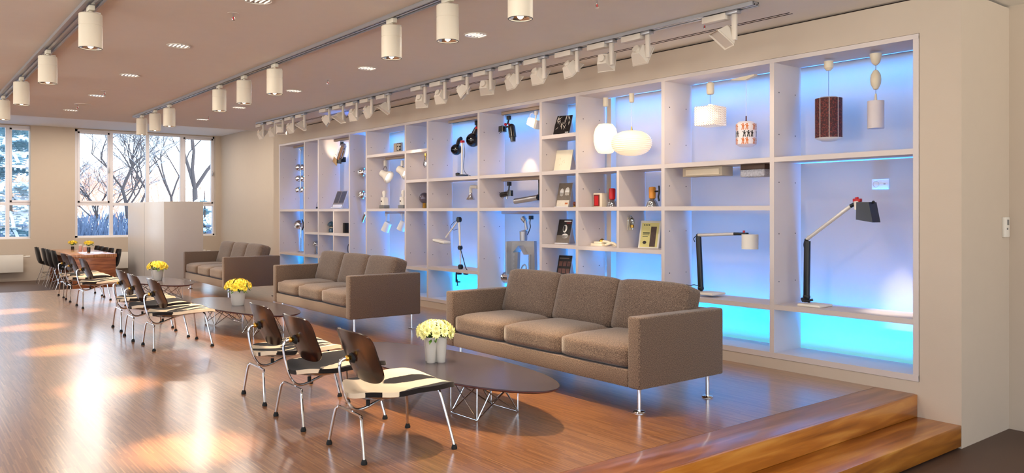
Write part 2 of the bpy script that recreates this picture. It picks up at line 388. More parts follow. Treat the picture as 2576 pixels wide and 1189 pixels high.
t1 = [(4.5, 'cylinder spot on the left track just outside the picture'), (6.49, 'nearest cream cylinder spot on the left ceiling track'), (8.5, 'second cream cylinder spot along the left ceiling track'),
      (10.38, 'third cream cylinder spot along the left ceiling track, near the image edge'), (12.2, 'farthest cream cylinder spot on the left track, cut by the image edge')]
t2 = [(3.847, 'cream cylinder spot nearest the shelf wall at top, upper half out of frame'), (4.665, 'large cream cylinder spot at top centre cut by the picture edge'),
      (5.458, 'cream cylinder spot where the middle track meets its silver joint, tall and whole'), (7.854, 'fourth cream cylinder spot along the middle track, standing alone'),
      (8.742, 'cream cylinder spot right one of the close pair on the middle track'), (9.578, 'cream cylinder spot left one of the close pair, with a seam down its top'),
      (11.73, 'rightmost of three far cylinder spots at the end of the middle track'), (12.494, 'middle one of three far cylinder spots before the windows'),
      (13.27, 'leftmost of three far cylinder spots, at the very end of the middle track')]
first = True
for X, lst, pw, g in ((1.16, t1, 1900, 'cylinder spots on the left track'), (3.09, t2, 330, 'cylinder spots on the middle track')):
    for Y, lb in lst:
        if first: o = c0; o.location = (X, Y, CE); o['label'] = lb; first = False
        else: o = dup(c0, (X, Y, CE), 0, lb)
        o['group'] = g
        ax, ay = (.12, .02) if X < 2 else (0, 0)
        lamp('spot_beam', 'SPOT', (X, Y, CE - .34), pw, WARM if X < 2 else (1, .76, .48), aim=(X + ax, Y + ay, 0), spot_size=R(20 if X < 2 else 56), spot_blend=1 if X < 2 else .6, shadow_soft_size=.03)

wwp = mat('wallwasher_paint', (204, 194, 182), .5, var=.02)
def wallwasher(tilt, yaw, gear=True):
    o = empty('square_wallwasher'); tag(o, cat='spotlight')
    MB().rbox(-.03, .03, -.05, .05, -.055, -.03, .004).build('adapter', alu, o)
    if gear: MB().rbox(-.035, .035, .05, .27, -.085, -.035, .006).build('gear_box', wwp, o)
    MB().rbox(-.012, .012, -.03, .01, -.25, -.055, .004).build('arm', wwp, o)
    M = Matrix.Translation((0, .075, -.20)) @ Matrix.Rotation(R(yaw), 4, 'Z') @ Matrix.Rotation(R(tilt), 4, 'Y')
    b = MB(M); a, c, d = .045, .085, .10   # frustum along +x
    vs = [(-d / 2, -a, -a), (-d / 2, a, -a), (-d / 2, a, a), (-d / 2, -a, a), (d / 2, -c, -c), (d / 2, c, -c), (d / 2, c, c), (d / 2, -c, c)]
    b.add(vs, [(0, 3, 2, 1), (0, 1, 5, 4), (1, 2, 6, 5), (2, 3, 7, 6), (3, 0, 4, 7)])
    b.add([(d / 2, -c, -c), (d / 2, c, -c), (d / 2, c, c), (d / 2, -c, c)], [(0, 1, 2, 3)], Matrix.Translation((-.012, 0, 0)))
    h = b.build('head', wwp, o)
    MB(M).cyl((-d / 2, 0, 0), (-d / 2 - .022, 0, 0), .032, n=24).build('knob', wwp, h)
    return o
ww = [(13.169, 35, 0), (12.657, 40, 10), (12.322, -10, 60), (11.905, 30, 0), (11.48, 120, -10), (10.609, 30, -30), (10.169, 120, 0), (9.749, 35, 10), (9.332, 35, -10), (8.878, 125, -20),
      (8.012, 20, 25), (7.585, 30, 10), (7.141, 40, -40), (6.709, 15, 20), (6.258, 40, -10), (5.843, 35, 0), (5.374, 45, -15), (4.931, 12, 15), (4.508, 30, 0), (3.645, 130, -30)]
wl_ = ['farthest square wallwasher at the far end of the shelf-side track', 'second square wallwasher from the far end, crowded beside the farthest one', 'third wallwasher from the far end, turned edge-on like a round shield',
       'fourth wallwasher from the window end of the shelf-side track', 'fifth wallwasher from the far end, its pale flap catching light', 'sixth wallwasher from the far end, first after a short gap',
       'seventh wallwasher from the far end, small white flap showing', 'eighth wallwasher from the far end, grey square back', 'ninth wallwasher from the far end of the shelf-side track', 'tenth wallwasher, white flap showing, last before the long bare piece of track',
       'wallwasher just after the bare piece of track, round knob facing out', 'second wallwasher after the bare piece of track', 'third wallwasher after the bare track, its head lying low and flat', 'fourth wallwasher after the bare track, broad square back with round knob',
       'wallwasher above the black track spot compartments, rounded dark head', 'wallwasher above the brochures column', 'third large wallwasher counted from the near end of the track, rounded head', 'big square wallwasher facing out with a large round knob',
       'large wallwasher second from the near end, pale square head tilted', 'nearest wallwasher alone on the track with its head turned up']
w0 = None
for k, (Y, ti, ya) in enumerate(ww):
    o = wallwasher(ti, ya); o.location = (4.98, Y, CE); o['label'] = wl_[k]; o['group'] = 'square wallwashers on the shelf-side track'
    if k % 2 == 0 or k > 15: lamp('wash_beam', 'SPOT', (5.06, Y + .06, CE - .24), 27, WARM, aim=(XB + .25, Y + .75, 1.25 + (.5 if k % 4 else 0)), spot_size=R(75), spot_blend=1, shadow_soft_size=.06)

dlm = mat('downlight_reflector', (238, 238, 240), .15, .9, bump=.5, bscale=20)
dlit = mat('downlight_bulb_lit', (255, 246, 235), .3, emit=(255, 240, 220), estr=1.3)
def downlight():
    o = empty('recessed_downlight'); tag(o, cat='downlight', group='recessed downlights in the ceiling')
    MB().lathe([(.105, -.001), (.108, -.006), (.098, -.007), (.093, -.002)], 32, cap=False).build('trim_ring', whitep, o)
    b = MB()
    b.lathe([(.094, -.003), (.075, -.0025), (.0, -.002)], 32, cap=False).build('reflector', dlm, o)
    b = MB()
    for k in range(5): b.rbox(-.07 + k * .035 - .004, -.07 + k * .035 + .004, -.055, .055, -.0065, -.003, .001)
    b.build('louvre', dlit, o)
    return o
d0 = downlight(); dl = [(2.1, 5.66), (2.1, 7.66), (2.12, 9.65), (2.15, 11.6), (2.15, 13.5), (4.0, 5.6), (4.01, 7.61), (4.03, 9.6), (4.04, 11.63), (4.08, 13.5)]
dn = ['round recessed downlight cut by the top edge of the picture', 'round recessed downlight between the two cylinder tracks, second nearest', 'white recessed downlight in the middle of the left ceiling field', 'fourth recessed downlight of the left row, beside a sprinkler',
      'farthest recessed downlight of the left row', 'round recessed downlight right of the large cylinder spots', 'recessed downlight second nearest in the row by the shelves', 'recessed downlight third in the row by the shelves',
      'recessed downlight fourth in the row by the shelves', 'farthest recessed downlight by the shelf-side track, beside a sprinkler']
for k, (x, y) in enumerate(dl):
    o = d0 if k == 0 else dup(d0, (0, 0, 0)); o.location = (x, y, CE); o['label'] = dn[k]
for x in (0.1, 2.1, 4.03):
    for y in (-4.4, -2.4, -.4, 1.6, 3.6, 5.6, 7.6, 9.6, 11.6, 13.5):
        if x > 4 and y < 2: continue
        lamp('downlight_glow', 'AREA', (x, y, CE - .012), 17, (1, .88, .74), rot=(0, 0, 0), shape='DISK', size=.17)
for x in (-3.5, -1.2, 1.2, 3.4, 5.6):
    for y in (16.4, 18.4, 20.4): lamp('downlight_glow', 'AREA', (x, y, CH - .012), 32, (1, .88, .74), shape='DISK', size=.17)
tag(MB().lathe([(.09, -.001), (.11, -.006), (.112, -.001)], 32, None, cap=False).build('ceiling_ring', whitep, loc=(2.17, 12.66, CE)), 'thin white ring set flush in the ceiling, far left', 'ring')
def sprinkler():
    o = empty('sprinkler_head'); tag(o, cat='sprinkler', group='sprinkler heads in the ceiling')
    MB().lathe([(.0, -.001), (.04, -.003), (.042, -.001)], 24, cap=False).build('cover_plate', whitep, o)
    b = MB(); b.cyl((0, 0, -.003), (0, 0, -.03), .008, n=10)
    for s in (-1, 1): b.tube([(s * .008, 0, -.025), (s * .014, 0, -.04), (s * .003, 0, -.055)], .0025, 6)
    b.lathe([(0, -.058), (.014, -.056), (.014, -.054), (0, -.054)], 16); b.build('frame', chrome, o)
    MB().cyl((0, 0, -.03), (0, 0, -.052), .004, n=8).build('bulb', redp, o)
    return o
s0 = sprinkler(); sps = [(2.09, 6.15, 'sprinkler head near the top left with a red glass bulb'), (4.0, 8.55, 'sprinkler head between the middle track and the wallwashers'), (2.14, 11.09, 'sprinkler head next to the fourth downlight on the left'),
      (2.12, 12.8, 'sprinkler head next to the farthest downlight on the left'), (4.04, 4.14, 'sprinkler head cut by the top edge of the picture'), (5.185, 4.075, 'sprinkler head near the last wallwasher and the ceiling slot'), (4.02, 12.99, 'sprinkler head farthest by the shelf-side track')]
for k, (x, y, lb) in enumerate(sps):
    o = s0 if k == 0 else dup(s0, (0, 0, 0)); o.location = (x, y, CE); o['label'] = lb
# ---------------------------------------------------------------- lounge chairs
def fabric(name, c1, c2, c3):
    m = bpy.data.materials.new(name); m.use_nodes = True; L = m.node_tree.links; b = m.node_tree.nodes['Principled BSDF']
    mp = mapping(m, (1, 1, 1)); n1 = N(m, 'ShaderNodeTexNoise'); n1.inputs['Scale'].default_value = 260; n1.inputs['Detail'].default_value = 2
    L.new(mp.outputs[0], n1.inputs['Vector'])
    rp = ramp(m, [(.34, rgb(*c1)), (.5, rgb(*c2)), (.68, rgb(*c3))]); L.new(n1.outputs[0], rp.inputs[0]); L.new(rp.outputs[0], b.inputs['Base Color'])
    b.inputs['Roughness'].default_value = .95; b.inputs['Sheen Weight'].default_value = .25; b.inputs['Sheen Roughness'].default_value = .5
    n2 = N(m, 'ShaderNodeTexNoise'); n2.inputs['Scale'].default_value = 500; L.new(mp.outputs[0], n2.inputs['Vector'])
    bp = N(m, 'ShaderNodeBump'); bp.inputs['Strength'].default_value = .35; bp.inputs['Distance'].default_value = .002
    L.new(n2.outputs[0], bp.inputs['Height']); L.new(bp.outputs[0], b.inputs['Normal']); return m
tweed = fabric('taupe_tweed', (52, 37, 30), (98, 78, 65), (142, 121, 102))
def hide(name, blobs, seed):
    """pale pony hide with dark patches (cx, cy, rx, ry, angle) whose edges a noise frays"""
    m = bpy.data.materials.new(name); m.use_nodes = True; L = m.node_tree.links; b = m.node_tree.nodes['Principled BSDF']; acc = None
    for cx, cy, rx, ry, an in blobs:
        mp = mapping(m, (rx, ry, 100), (0, 0, R(an))); mp.vector_type = 'TEXTURE'; mp.inputs['Location'].default_value = (cx, cy, 0)
        g = N(m, 'ShaderNodeTexGradient', gradient_type='SPHERICAL'); L.new(mp.outputs[0], g.inputs[0])
        if acc is None: acc = g.outputs['Fac']
        else: mm = N(m, 'ShaderNodeMath', operation='MAXIMUM'); L.new(acc, mm.inputs[0]); L.new(g.outputs['Fac'], mm.inputs[1]); acc = mm.outputs[0]
    n1 = N(m, 'ShaderNodeTexNoise'); n1.inputs['Scale'].default_value = 1; n1.inputs['Detail'].default_value = 4; mq = mapping(m, (22, 40, 22)); mq.inputs['Location'].default_value = (seed, 0, 0)
    L.new(mq.outputs[0], n1.inputs['Vector']); ma = N(m, 'ShaderNodeMath', operation='MULTIPLY_ADD'); ma.inputs[1].default_value = .3; L.new(n1.outputs[0], ma.inputs[0]); L.new(acc, ma.inputs[2])
    rp = ramp(m, [(.275, rgb(226, 206, 178)), (.305, rgb(20, 12, 12))]); L.new(ma.outputs[0], rp.inputs[0]); L.new(rp.outputs[0], b.inputs['Base Color'])
    b.inputs['Roughness'].default_value = .8; b.inputs['Sheen Weight'].default_value = .08; b.inputs['Specular IOR Level'].default_value = .25
    n2 = N(m, 'ShaderNodeTexNoise'); mp2 = mapping(m, (90, 500, 200)); n2.inputs['Scale'].default_value = 1; L.new(mp2.outputs[0], n2.inputs['Vector'])
    bp = N(m, 'ShaderNodeBump'); bp.inputs['Strength'].default_value = .3; bp.inputs['Distance'].default_value = .003
    L.new(n2.outputs[0], bp.inputs['Height']); L.new(bp.outputs[0], b.inputs['Normal']); return m
walnut = veneer('dark_walnut_veneer', (18, 7, 4), (42, 17, 9), (74, 34, 15), sc=(40, 40, 3)); walnut.node_tree.nodes['Principled BSDF'].inputs['Coat Weight'].default_value = .1
plyedge = mat('plywood_edge', (90, 56, 34), .5, var=.2, vscale=200)

def lounge_chair(hidem):
    """faces +x, origin on the floor between the rear feet"""
    o = empty('lounge_chair'); tag(o, cat='chair', group='low lounge chairs with cowhide seats')
    r = .0078
    # rear legs: inverted U; front legs: inverted splayed U
    b = MB()
    b.tube([(0, -.222, .02), (.012, -.168, .195), (.02, -.145, .222), (.022, -.11, .228), (.022, .11, .228), (.02, .145, .222), (.012, .168, .195), (0, .222, .02)], r, 10, smooth=6)
    b.build('rear_leg_frame', chrome, o)
    b = MB(); b.tube([(.52, -.265, .02), (.475, -.20, .285), (.465, -.17, .318), (.455, -.12, .325), (.455, .12, .325), (.465, .17, .318), (.475, .20, .285), (.52, .265, .02)], r, 10, smooth=6)
    b.build('front_leg_frame', chrome, o)
    for x, y in ((0, -.222), (0, .222), (.52, -.265), (.52, .265)):
        s = 1 if y > 0 else -1
        MB().lathe([(.016, 0), (.017, .008), (.012, .022), (.010, .026)], 16).build('foot_glide', rubber, o, loc=(x, y, 0))
    b = MB(); b.tube([(.025, 0, .515), (-.012, 0, .515), (-.034, 0, .495), (-.034, 0, .44), (-.012, 0, .33), (.018, 0, .265), (.055, 0, .232), (.11, 0, .232), (.20, 0, .262), (.33, 0, .302), (.455, 0, .322)], .0085, 10, smooth=6)
    b.build('spine', chrome, o)
    b = MB(); b.cyl((.0, 0, .515), (.03, 0, .515), .012).ball((.010, 0, .515), .0175, 14); b.build('mounting_bolt', brass, o)
    MB().cyl((.026, 0, .515), (.043, 0, .515), .024, .032, 20).build('rubber_mount', rubber, o)
    # backrest: dished plywood panel with rounded corners
    def sq(u, v, p=3.2):   # map the square to a rounded outline
        a, c = 2 * u - 1, 2 * v - 1; m_ = max(abs(a), abs(c))
        if m_ < 1e-6: return 0, 0
        k = m_ / (abs(a) ** p + abs(c) ** p) ** (1 / p); return a * k, c * k
    def back(u, v):
        a, c = sq(u, v, 5.0 if v > .5 else 3.6)
        y = a * (.214 + .008 * c); z = .522 + c * .143
        f = .044 + .045 * a * a - .058 * c + .012 * c * c
        n_ = Vector((1, -.3 * a, .40)).normalized(); return (f, y, z), n_
    MB().surf(back, 22, 16, .010).build('backrest', walnut, o, sharp=50)
    def seat(u, v):
        a, c = sq(u, v, 3.4)           # a along x, c along y
        x = .30 + a * .285; y = c * (.205 + .072 * min(1, (a + 1) / 1.3) ** .8)
        z = .285 + .036 * a + .05 * c * c * (1 - .6 * max(0, a)) + .085 * max(0, -a - .25) ** 1.7 - .09 * max(0, a - .6) ** 1.6
        return (x, y, z + .012), Vector((-.1 - .4 * min(0, a) * 0, -.25 * c, 1)).normalized()
    MB().surf(seat, 22, 20, .010, Matrix.Translation((0, 0, 0))).build('seat_shell', walnut, o, sharp=50)
    def cov(u, v):
        p, n_ = seat(u, v); a, c = sq(u, v, 3.4); th = .016 * max(0, (1 - abs(a) ** 5)) * max(0, (1 - abs(c) ** 5))
        return (p[0] + .006 * a, p[1] * 1.02, p[2] + .004 + th), n_
    s = MB().surf(cov, 26, 24, .026).build('hide_cover', hidem, o, sharp=60)
    for x, y in ((.13, 0), (.43, -.09), (.43, .09)): MB().cyl((x, y, .242 if x < .2 else .318), (x, y, .272 if x < .2 else .33), .011, n=14).build('shock_mount', rubber, o)
    return o
hp = [hide('cowhide_white_with_patches', [(.44, .05, .21, .075, -18), (.46, -.27, .34, .075, 0), (.06, -.20, .06, .06, 0), (.14, .25, .12, .06, 0)], 1),
      hide('cowhide_with_white_band', [(.32, .13, .45, .14, 6), (.36, -.25, .36, .075, 0), (.08, -.02, .16, .08, 0), (.50, -.09, .14, .04, 0)], 5),
      hide('cowhide_zebra', [(.28, -.21, .26, .045, 5), (.36, -.12, .3, .04, -4), (.16, -.06, .2, .045, 6), (.44, -.02, .2, .04, 0), (.2, .05, .26, .045, -5), (.42, .12, .22, .045, 5), (.22, .18, .24, .045, 0), (.45, .24, .2, .04, 0)], 9),
      hide('cowhide_long_stripes', [(.10, -.16, .16, .10, 0), (.34, -.13, .34, .045, 5), (.42, -.02, .26, .045, 4), (.16, .04, .24, .05, 0), (.42, .12, .26, .045, 6), (.22, .2, .26, .05, 0)], 13)]
cpos = [(1.929, 3.90, -2, 0, 'nearest lounge chair, its cowhide seat mostly white with black patches'),
        (1.934, 4.682, -1, 1, 'middle lounge chair of the nearest three, white band across a dark hide seat'),
        (1.987, 5.428, -2, 2, 'farthest lounge chair of the nearest three, zebra-like streaked hide seat'),
        (1.947, 8.115, -1, 3, 'front lounge chair of the middle three, long-striped hide, beside the second oval table'),
        (1.932, 8.84, -2, 1, 'lounge chair between two others in the middle group, striped hide seat'),
        (1.98, 9.61, -1, 2, 'rear lounge chair of the middle group, mostly hidden behind its neighbours'),
        (2.048, 12.2, 0, 3, 'front lounge chair of the far group, before the end panel of the dining table'),
        (2.054, 13.15, -2, 0, 'middle lounge chair of the far group, dark back against the dining chairs'),
        (2.072, 13.87, 0, 2, 'farthest lounge chair of all, near the edge of the wooden platform')]
protos = {}
for x, y, a, hi, lb in cpos:
    if hi not in protos: protos[hi] = lounge_chair(hp[hi]); o = protos[hi]; o.location = (x, y, 0); o.rotation_euler = (0, 0, R(a)); o['label'] = lb
    else: dup(protos[hi], (x, y, 0), R(a), lb)

# ---------------------------------------------------------------- sofas
def puff(x0, x1, y0, y1, z0, z1, r, crown=.012, n=8):
    """cushion: bevelled box with bulged faces and a piped seam"""
    b = bmesh.new(); bmesh.ops.create_cube(b, size=2)
    bmesh.ops.subdivide_edges(b, edges=b.edges[:], cuts=n, use_grid_fill=True)
    hx, hy, hz = (x1 - x0) / 2, (y1 - y0) / 2, (z1 - z0) / 2
    for v in b.verts:
        p = Vector((v.co.x * hx, v.co.y * hy, v.co.z * hz)); q = Vector((max(-hx + r, min(hx - r, p.x)), max(-hy + r, min(hy - r, p.y)), max(-hz + r, min(hz - r, p.z))))
        d = p - q
        if d.length > 1e-6: p = q + d.normalized() * min(r, d.length if d.length < r else r)
        fx, fy, fz = 1 - v.co.x ** 4, 1 - v.co.y ** 4, 1 - v.co.z ** 4
        p.z += crown * v.co.z * fx * fy; p.x += crown * .7 * v.co.x * fy * fz; p.y += crown * .2 * v.co.y * fx * fz
        v.co = p + Vector(((x0 + x1) / 2, (y0 + y1) / 2, (z0 + z1) / 2))
    return b
def sofa():
    """front faces -x, origin on the floor at the near front corner; length along +y"""
    L, D = 2.22, .856
    o = empty('sofa'); tag(o, cat='sofa', group='taupe three-seat sofas in a row')
    for y0, y1 in ((0, .105), (L - .105, L)):
        MB().rbox(0, D, y0, y1, .17, .63, .014, 3).build('armrest', tweed, o)
    MB().rbox(.004, D - .1, .107, L - .107, .172, .283, .008).build('base_rail', tweed, o)
    MB().rbox(D - .10, D, .107, L - .107, .172, .622, .014, 3).build('back_frame', tweed, o)
    w = (L - .21) / 3
    for k in range(3):
        y0 = .106 + k * w; y1 = y0 + w - .002
        MB().bm(puff(.012, .66, y0, y1, .285, .435, .035, .02)).build('seat_cushion', tweed, o, sharp=80)
        M = Matrix.Translation((.50, (y0 + y1) / 2, .44)) @ Matrix.Rotation(R(16), 4, 'Y')
        c = MB(M).bm(puff(0, .17, -(y1 - y0) / 2, (y1 - y0) / 2, 0, .375, .03, .016)).build('back_cushion', tweed, o, sharp=80)
    for x in (.095, .795):
        for y in (.09, L - .09):
            l = MB().cyl((x, y, .012), (x, y, .172), .0125, n=20).build('leg', chrome, o)
            MB().lathe([(.040, 0), (.041, .005), (.037, .010), (.014, .012)], 28, Matrix.Translation((x, y, 0))).build('foot_disc', chrome, l)
    return o
so1 = sofa(); so1.location = (3.73, 3.44, 0); so1['label'] = 'nearest taupe tweed sofa behind the large oval coffee table'
dup(so1, (3.79, 7.57, 0), R(-1), 'middle taupe tweed sofa, in front of the ball and spotlight shelves')
dup(so1, (3.90, 11.88, 0), R(-1), 'farthest taupe tweed sofa beside the white block near the windows')

# ---------------------------------------------------------------- elliptical coffee tables
lam = mat('dark_laminate', (58, 52, 58), .22, var=.05, spec=.5)
redply = mat('reddish_ply_edge', (86, 34, 24), .4, var=.15, vscale=90)
def oval_table():
    o = empty('oval_coffee_table'); tag(o, cat='coffee table', group='long oval coffee tables on wire legs')
    n = 96; a, c = 1.13, .375
    P = [(c * math.cos(2 * math.pi * k / n), a * math.sin(2 * math.pi * k / n)) for k in range(n)]
    MB().prism(P, .249, .2535, 'z').build('table_top', lam, o, sharp=40)
    Q = [(x * .985 if 0 else (c - .004) * math.cos(2 * math.pi * k / n), (a - .004) * math.sin(2 * math.pi * k / n)) for k, (x, y) in enumerate(P)]
    q2 = [((c - .03) * math.cos(2 * math.pi * k / n), (a - .03) * math.sin(2 * math.pi * k / n)) for k in range(n)]
    b = MB(); vs = [(x, y, .249) for x, y in P] + [(x, y, .244) for x, y in P] + [(x, y, .232) for x, y in q2]; fs = []
    for k in range(n): j = (k + 1) % n; fs += [(k, j, n + j, n + k), (n + k, n + j, 2 * n + j, 2 * n + k)]
    fs.append(tuple(2 * n + k for k in range(n))); fs.append(tuple(range(n))); b.add(vs, fs).build('edge', redply, o, sharp=40)
    for s in (-1, 1):
        y0 = s * .50; b = MB(); r = .004
        for x in (-.17, .17):
            b.tube([(x, y0 - .135, .232), (x, y0 - .135, .006), (x, y0 + .135, .006), (x, y0 + .135, .232)], r, 6)
            b.tube([(x, y0 - .135, .006), (x * .1, y0 - .13, .230)], r, 6); b.tube([(x, y0 + .135, .006), (x * .1, y0 + .13, .230)], r, 6)
            b.tube([(x, y0 - .135, .225), (x, y0 + .135, .012)], r * .8, 6); b.tube([(x, y0 + .135, .225), (x, y0 - .135, .012)], r * .8, 6)
        for y in (-.135, .135):
            b.tube([(-.17, y0 + y, .006), (.17, y0 + y, .225)], r, 6); b.tube([(.17, y0 + y, .006), (-.17, y0 + y, .225)], r, 6)
        b.box(-.19, .19, y0 - .145, y0 - .125, .228, .233).box(-.19, .19, y0 + .125, y0 + .145, .228, .233)
        b.build('wire_base', chrome, o)
    return o
tb = oval_table(); tb.location = (3.01, 4.65, 0); tb.rotation_euler = (0, 0, R(3)); tb['label'] = 'nearest long oval coffee table, dark top with the vase cluster on it'
dup(tb, (3.12, 8.87, 0), R(5), 'second oval coffee table with a single white pot of flowers, behind the nearest chairs')
dup(tb, (3.2, 12.98, 0), R(7), 'farthest oval coffee table, small in view before the white block')

# ---------------------------------------------------------------- flowers in pots
petal = mat('yellow_petal', (255, 224, 70), .55, var=.12, vscale=40, sheen=.2)
petalp = mat('pale_yellow_petal', (255, 250, 176), .55, var=.12, vscale=40)
leafm = mat('green_leaf', (70, 110, 30), .5, var=.25, vscale=30)
potm = mat('white_glazed_pot', (226, 222, 214), .25, var=.03, coat=.3)
soilm = mat('potting_soil', (42, 28, 20), .95, var=.3, vscale=60)
def blossom(b, c, r, nrm, rows=3, npet=11, seed=0):
    rn = random.Random(seed); q = Vector(nrm).to_track_quat('Z', 'Y').to_matrix().to_4x4(); M = Matrix.Translation(c) @ q
    for k in range(rows):
        rr = r * (1 - .26 * k); tilt = .25 + .5 * k
        for i in range(npet - 2 * k):
            a = 2 * math.pi * (i + .5 * k) / (npet - 2 * k) + rn.uniform(-.1, .1); w = rr * .27
            R2 = Matrix.Rotation(a, 4, 'Z') @ Matrix.Rotation(-tilt, 4, 'Y')
            b.add([(0, -w * .3, 0), (rr * .55, -w, .10 * rr), (rr, 0, .02 * rr), (rr * .55, w, .10 * rr), (0, w * .3, 0)], [(0, 1, 2, 3, 4)], M @ R2)
            b.add([(0, -w * .3, -.02 * rr), (0, w * .3, -.02 * rr), (rr * .55, w, .06 * rr), (rr, 0, .0), (rr * .55, -w, .06 * rr)], [(0, 1, 2, 3, 4)], M @ R2)
def bunch(parent, rad, h, zc, n, size, m, seed, flat=.75):
    rn = random.Random(seed); stem = MB()
    for k in range(n):
        t = (k + .5) / n; ph = math.acos(1 - 1.05 * t); a = k * 2.39996 + rn.uniform(-.2, .2)
        d = Vector((math.sin(ph) * math.cos(a), math.sin(ph) * math.sin(a), math.cos(ph) * flat)); c = Vector((0, 0, zc)) + Vector((d.x * rad, d.y * rad, d.z * h))
        b = MB(); blossom(b, c, size * rn.uniform(.85, 1.15), d, seed=seed * 100 + k); b.ball(c + d * size * .12, size * .16, 8); b.build('blossom', m, parent, sharp=20)
        stem.tube([(d.x * .02, d.y * .02, zc - .06), c * .5 + Vector((d.x * .02, d.y * .02, zc * .45)), c], .0022, 5)
    stem.build('stems', leafm, parent)
    b = MB()
    for k in range(26):
        a = rn.uniform(0, 6.28); r0 = rad * rn.uniform(.55, 1.12); z = zc - .02 + rn.uniform(-.03, .03); s = size * rn.uniform(.5, .9)
        M = Matrix.Translation((r0 * math.cos(a), r0 * math.sin(a), z)) @ Matrix.Rotation(a, 4, 'Z') @ Matrix.Rotation(rn.uniform(.1, .8), 4, 'Y')
        b.add([(-s, 0, 0), (0, -s * .45, .2 * s), (s, 0, 0), (0, s * .45, .2 * s)], [(0, 1, 2, 3)], M)
    b.build('leaves', leafm, parent)
def flower_pot(r0, r1, h, n, rad, size, seed, label, loc):
    o = empty('flower_pot', loc, 0, label, 'potted flowers')
    MB().lathe([(r0 * .96, 0), (r0, .004), (r1, h - .004), (r1, h), (r1 - .005, h), (r1 - .008, h - .03), (0.0, h - .031)], 40).build('pot', potm, o)
    MB().lathe([(r1 - .007, h - .02), (0, h - .015)], 24, cap=False).build('soil', soilm, o)
    bunch(o, rad, .115, h + .03, n, size, petal, seed); return o
flower_pot(.066, .086, .165, 46, .135, .036, 3, 'yellow flowers in a single white pot on the second oval table', (3.087, 8.93, .2535))
flower_pot(.066, .092, .165, 40, .135, .036, 5, 'yellow flowers in a white pot on the farthest oval table', (3.24, 12.96, .2535))
# cluster of joined white tumblers
vc = empty('vase_cluster', (3.01, 4.70, .2535), R(20), 'cluster of joined white vases with bright pale yellow flowers on the nearest table', 'flower vase')
for k, (x, y) in enumerate(((0, -.05), (-.05, 0), (.05, 0), (0, .05), (0, 0))):
    MB().lathe([(.028, 0), (.030, .003), (.043, .176), (.0445, .18), (.040, .178), (.036, .13), (0, .12)], 28, Matrix.Translation((x, y, 0))).build('tumbler', potm, vc)
bunch(vc, .118, .10, .20, 40, .040, petalp, 9)

# ---------------------------------------------------------------- dining area on the lower floor
oakt = veneer('red_brown_oak', (112, 56, 26), (158, 88, 48), (192, 122, 74), .35, (3, 3, 30))
dt = empty('dining_table', (3.33, 19.7, LO), 0, 'long solid wood dining table on the lower floor before the windows', 'table')
MB().rbox(-.42, .42, -1.5, 1.5, .68, .75, .005).build('table_top', veneer('oak_top', (150, 92, 56), (184, 124, 84), (212, 158, 116), .22, (30, 2, 3)), dt)
for y in (-1.45, 1.45): MB().rbox(-.40, .40, y - .045, y + .045, 0, .681, .004).build('end_panel', oakt, dt)
def shell_chair():
    o = empty('shell_chair'); tag(o, cat='chair')
    def sh(u, v):
        s = u; a = 2 * v - 1    # s from the front lip to the top of the back
        pts = [(.23, .44), (.16, .445), (.05, .43), (-.08, .425), (-.17, .46), (-.21, .56), (-.235, .68), (-.26, .83)]
        t = s * (len(pts) - 1); i = min(len(pts) - 2, int(t)); f = t - i
        p = Vector(pts[i]).lerp(Vector(pts[i + 1]), f); w = .23 - .055 * max(0, s - .62) / .38 - .03 * (s < .1)
        e = (abs(a)) ** 3; k = 1 - .25 * max(0, (s - .9) / .1) ** 2
        return (p.x + (.06 * e if s > .5 else 0), a * w * k, p.y + (.05 * e if s < .62 else 0)), (0, 0, 1) if s < .5 else (1, 0, .2)
    MB().surf(sh, 22, 12, .008).build('seat_shell', black, o, sharp=50)
    for sx, sy in ((1, 1), (1, -1), (-1, 1), (-1, -1)):
        MB().tube([(sx * .08, sy * .10, .425), (sx * .20 - .01, sy * .20, .0)], .0065, 7).build('leg', chrome, o)
    b = MB()
    for s in (-1, 1): b.tube([(.13, s * .14, .25), (-.14, s * .14, .25)], .004, 6); b.tube([(s * .12, -.14, .25), (-s * .12, .14, .12)], .004, 6)
    b.build('brace', chrome, o); return o
sc0 = shell_chair()
sl_ = [(2.84, 20.8, 0, 'black shell chair farthest from the camera on the radiator side of the table'), (2.86, 19.95, 0, 'second black shell chair from the window on the left side of the table'),
       (2.86, 19.35, 0, 'third black shell chair from the window on the left side of the table'), (2.87, 18.7, 0, 'black shell chair nearest the camera on the left side of the table'),
       (3.66, 18.62, 180, 'black shell chair at the right front corner of the dining table'), (3.62, 19.15, 180, 'second black shell chair on the right side of the dining table'),
       (3.61, 19.65, 180, 'third black shell chair on the right side of the dining table'), (3.62, 20.2, 180, 'fourth black shell chair on the right side of the dining table'), (3.64, 20.78, 180, 'farthest black shell chair on the right side of the dining table')]
for k, (x, y, a, lb) in enumerate(sl_):
    if k == 0: sc0.location = (x, y, LO); sc0['label'] = lb; sc0['group'] = 'black shell chairs around the dining table'
    else: dup(sc0, (x, y, LO), R(a), lb, 'black shell chairs around the dining table')
zt_ = LO + .75
def bud_vase(loc, label, hv, seed):
    o = empty('bud_vase', loc, 0, label, 'flower vase')
    MB().lathe([(.030, 0), (.034, .01), (.034, hv), (.030, hv), (.030, .02), (0, .018)], 24).build('vase', mat('dark_glass', (38, 40, 42), .1, spec=.8), o)
    bunch(o, .085, .05, hv + .09, 16, .036, petal, seed, .6)
bud_vase((3.35, 20.85, zt_), 'small vase with yellow flowers at the far end of the dining table', .07, 21)
bud_vase((3.40, 19.22, zt_), 'small dark vase with yellow flowers nearer on the dining table', .11, 22)
jarm = mat('pinkish_spice_glass', (206, 160, 150), .15, var=.1)
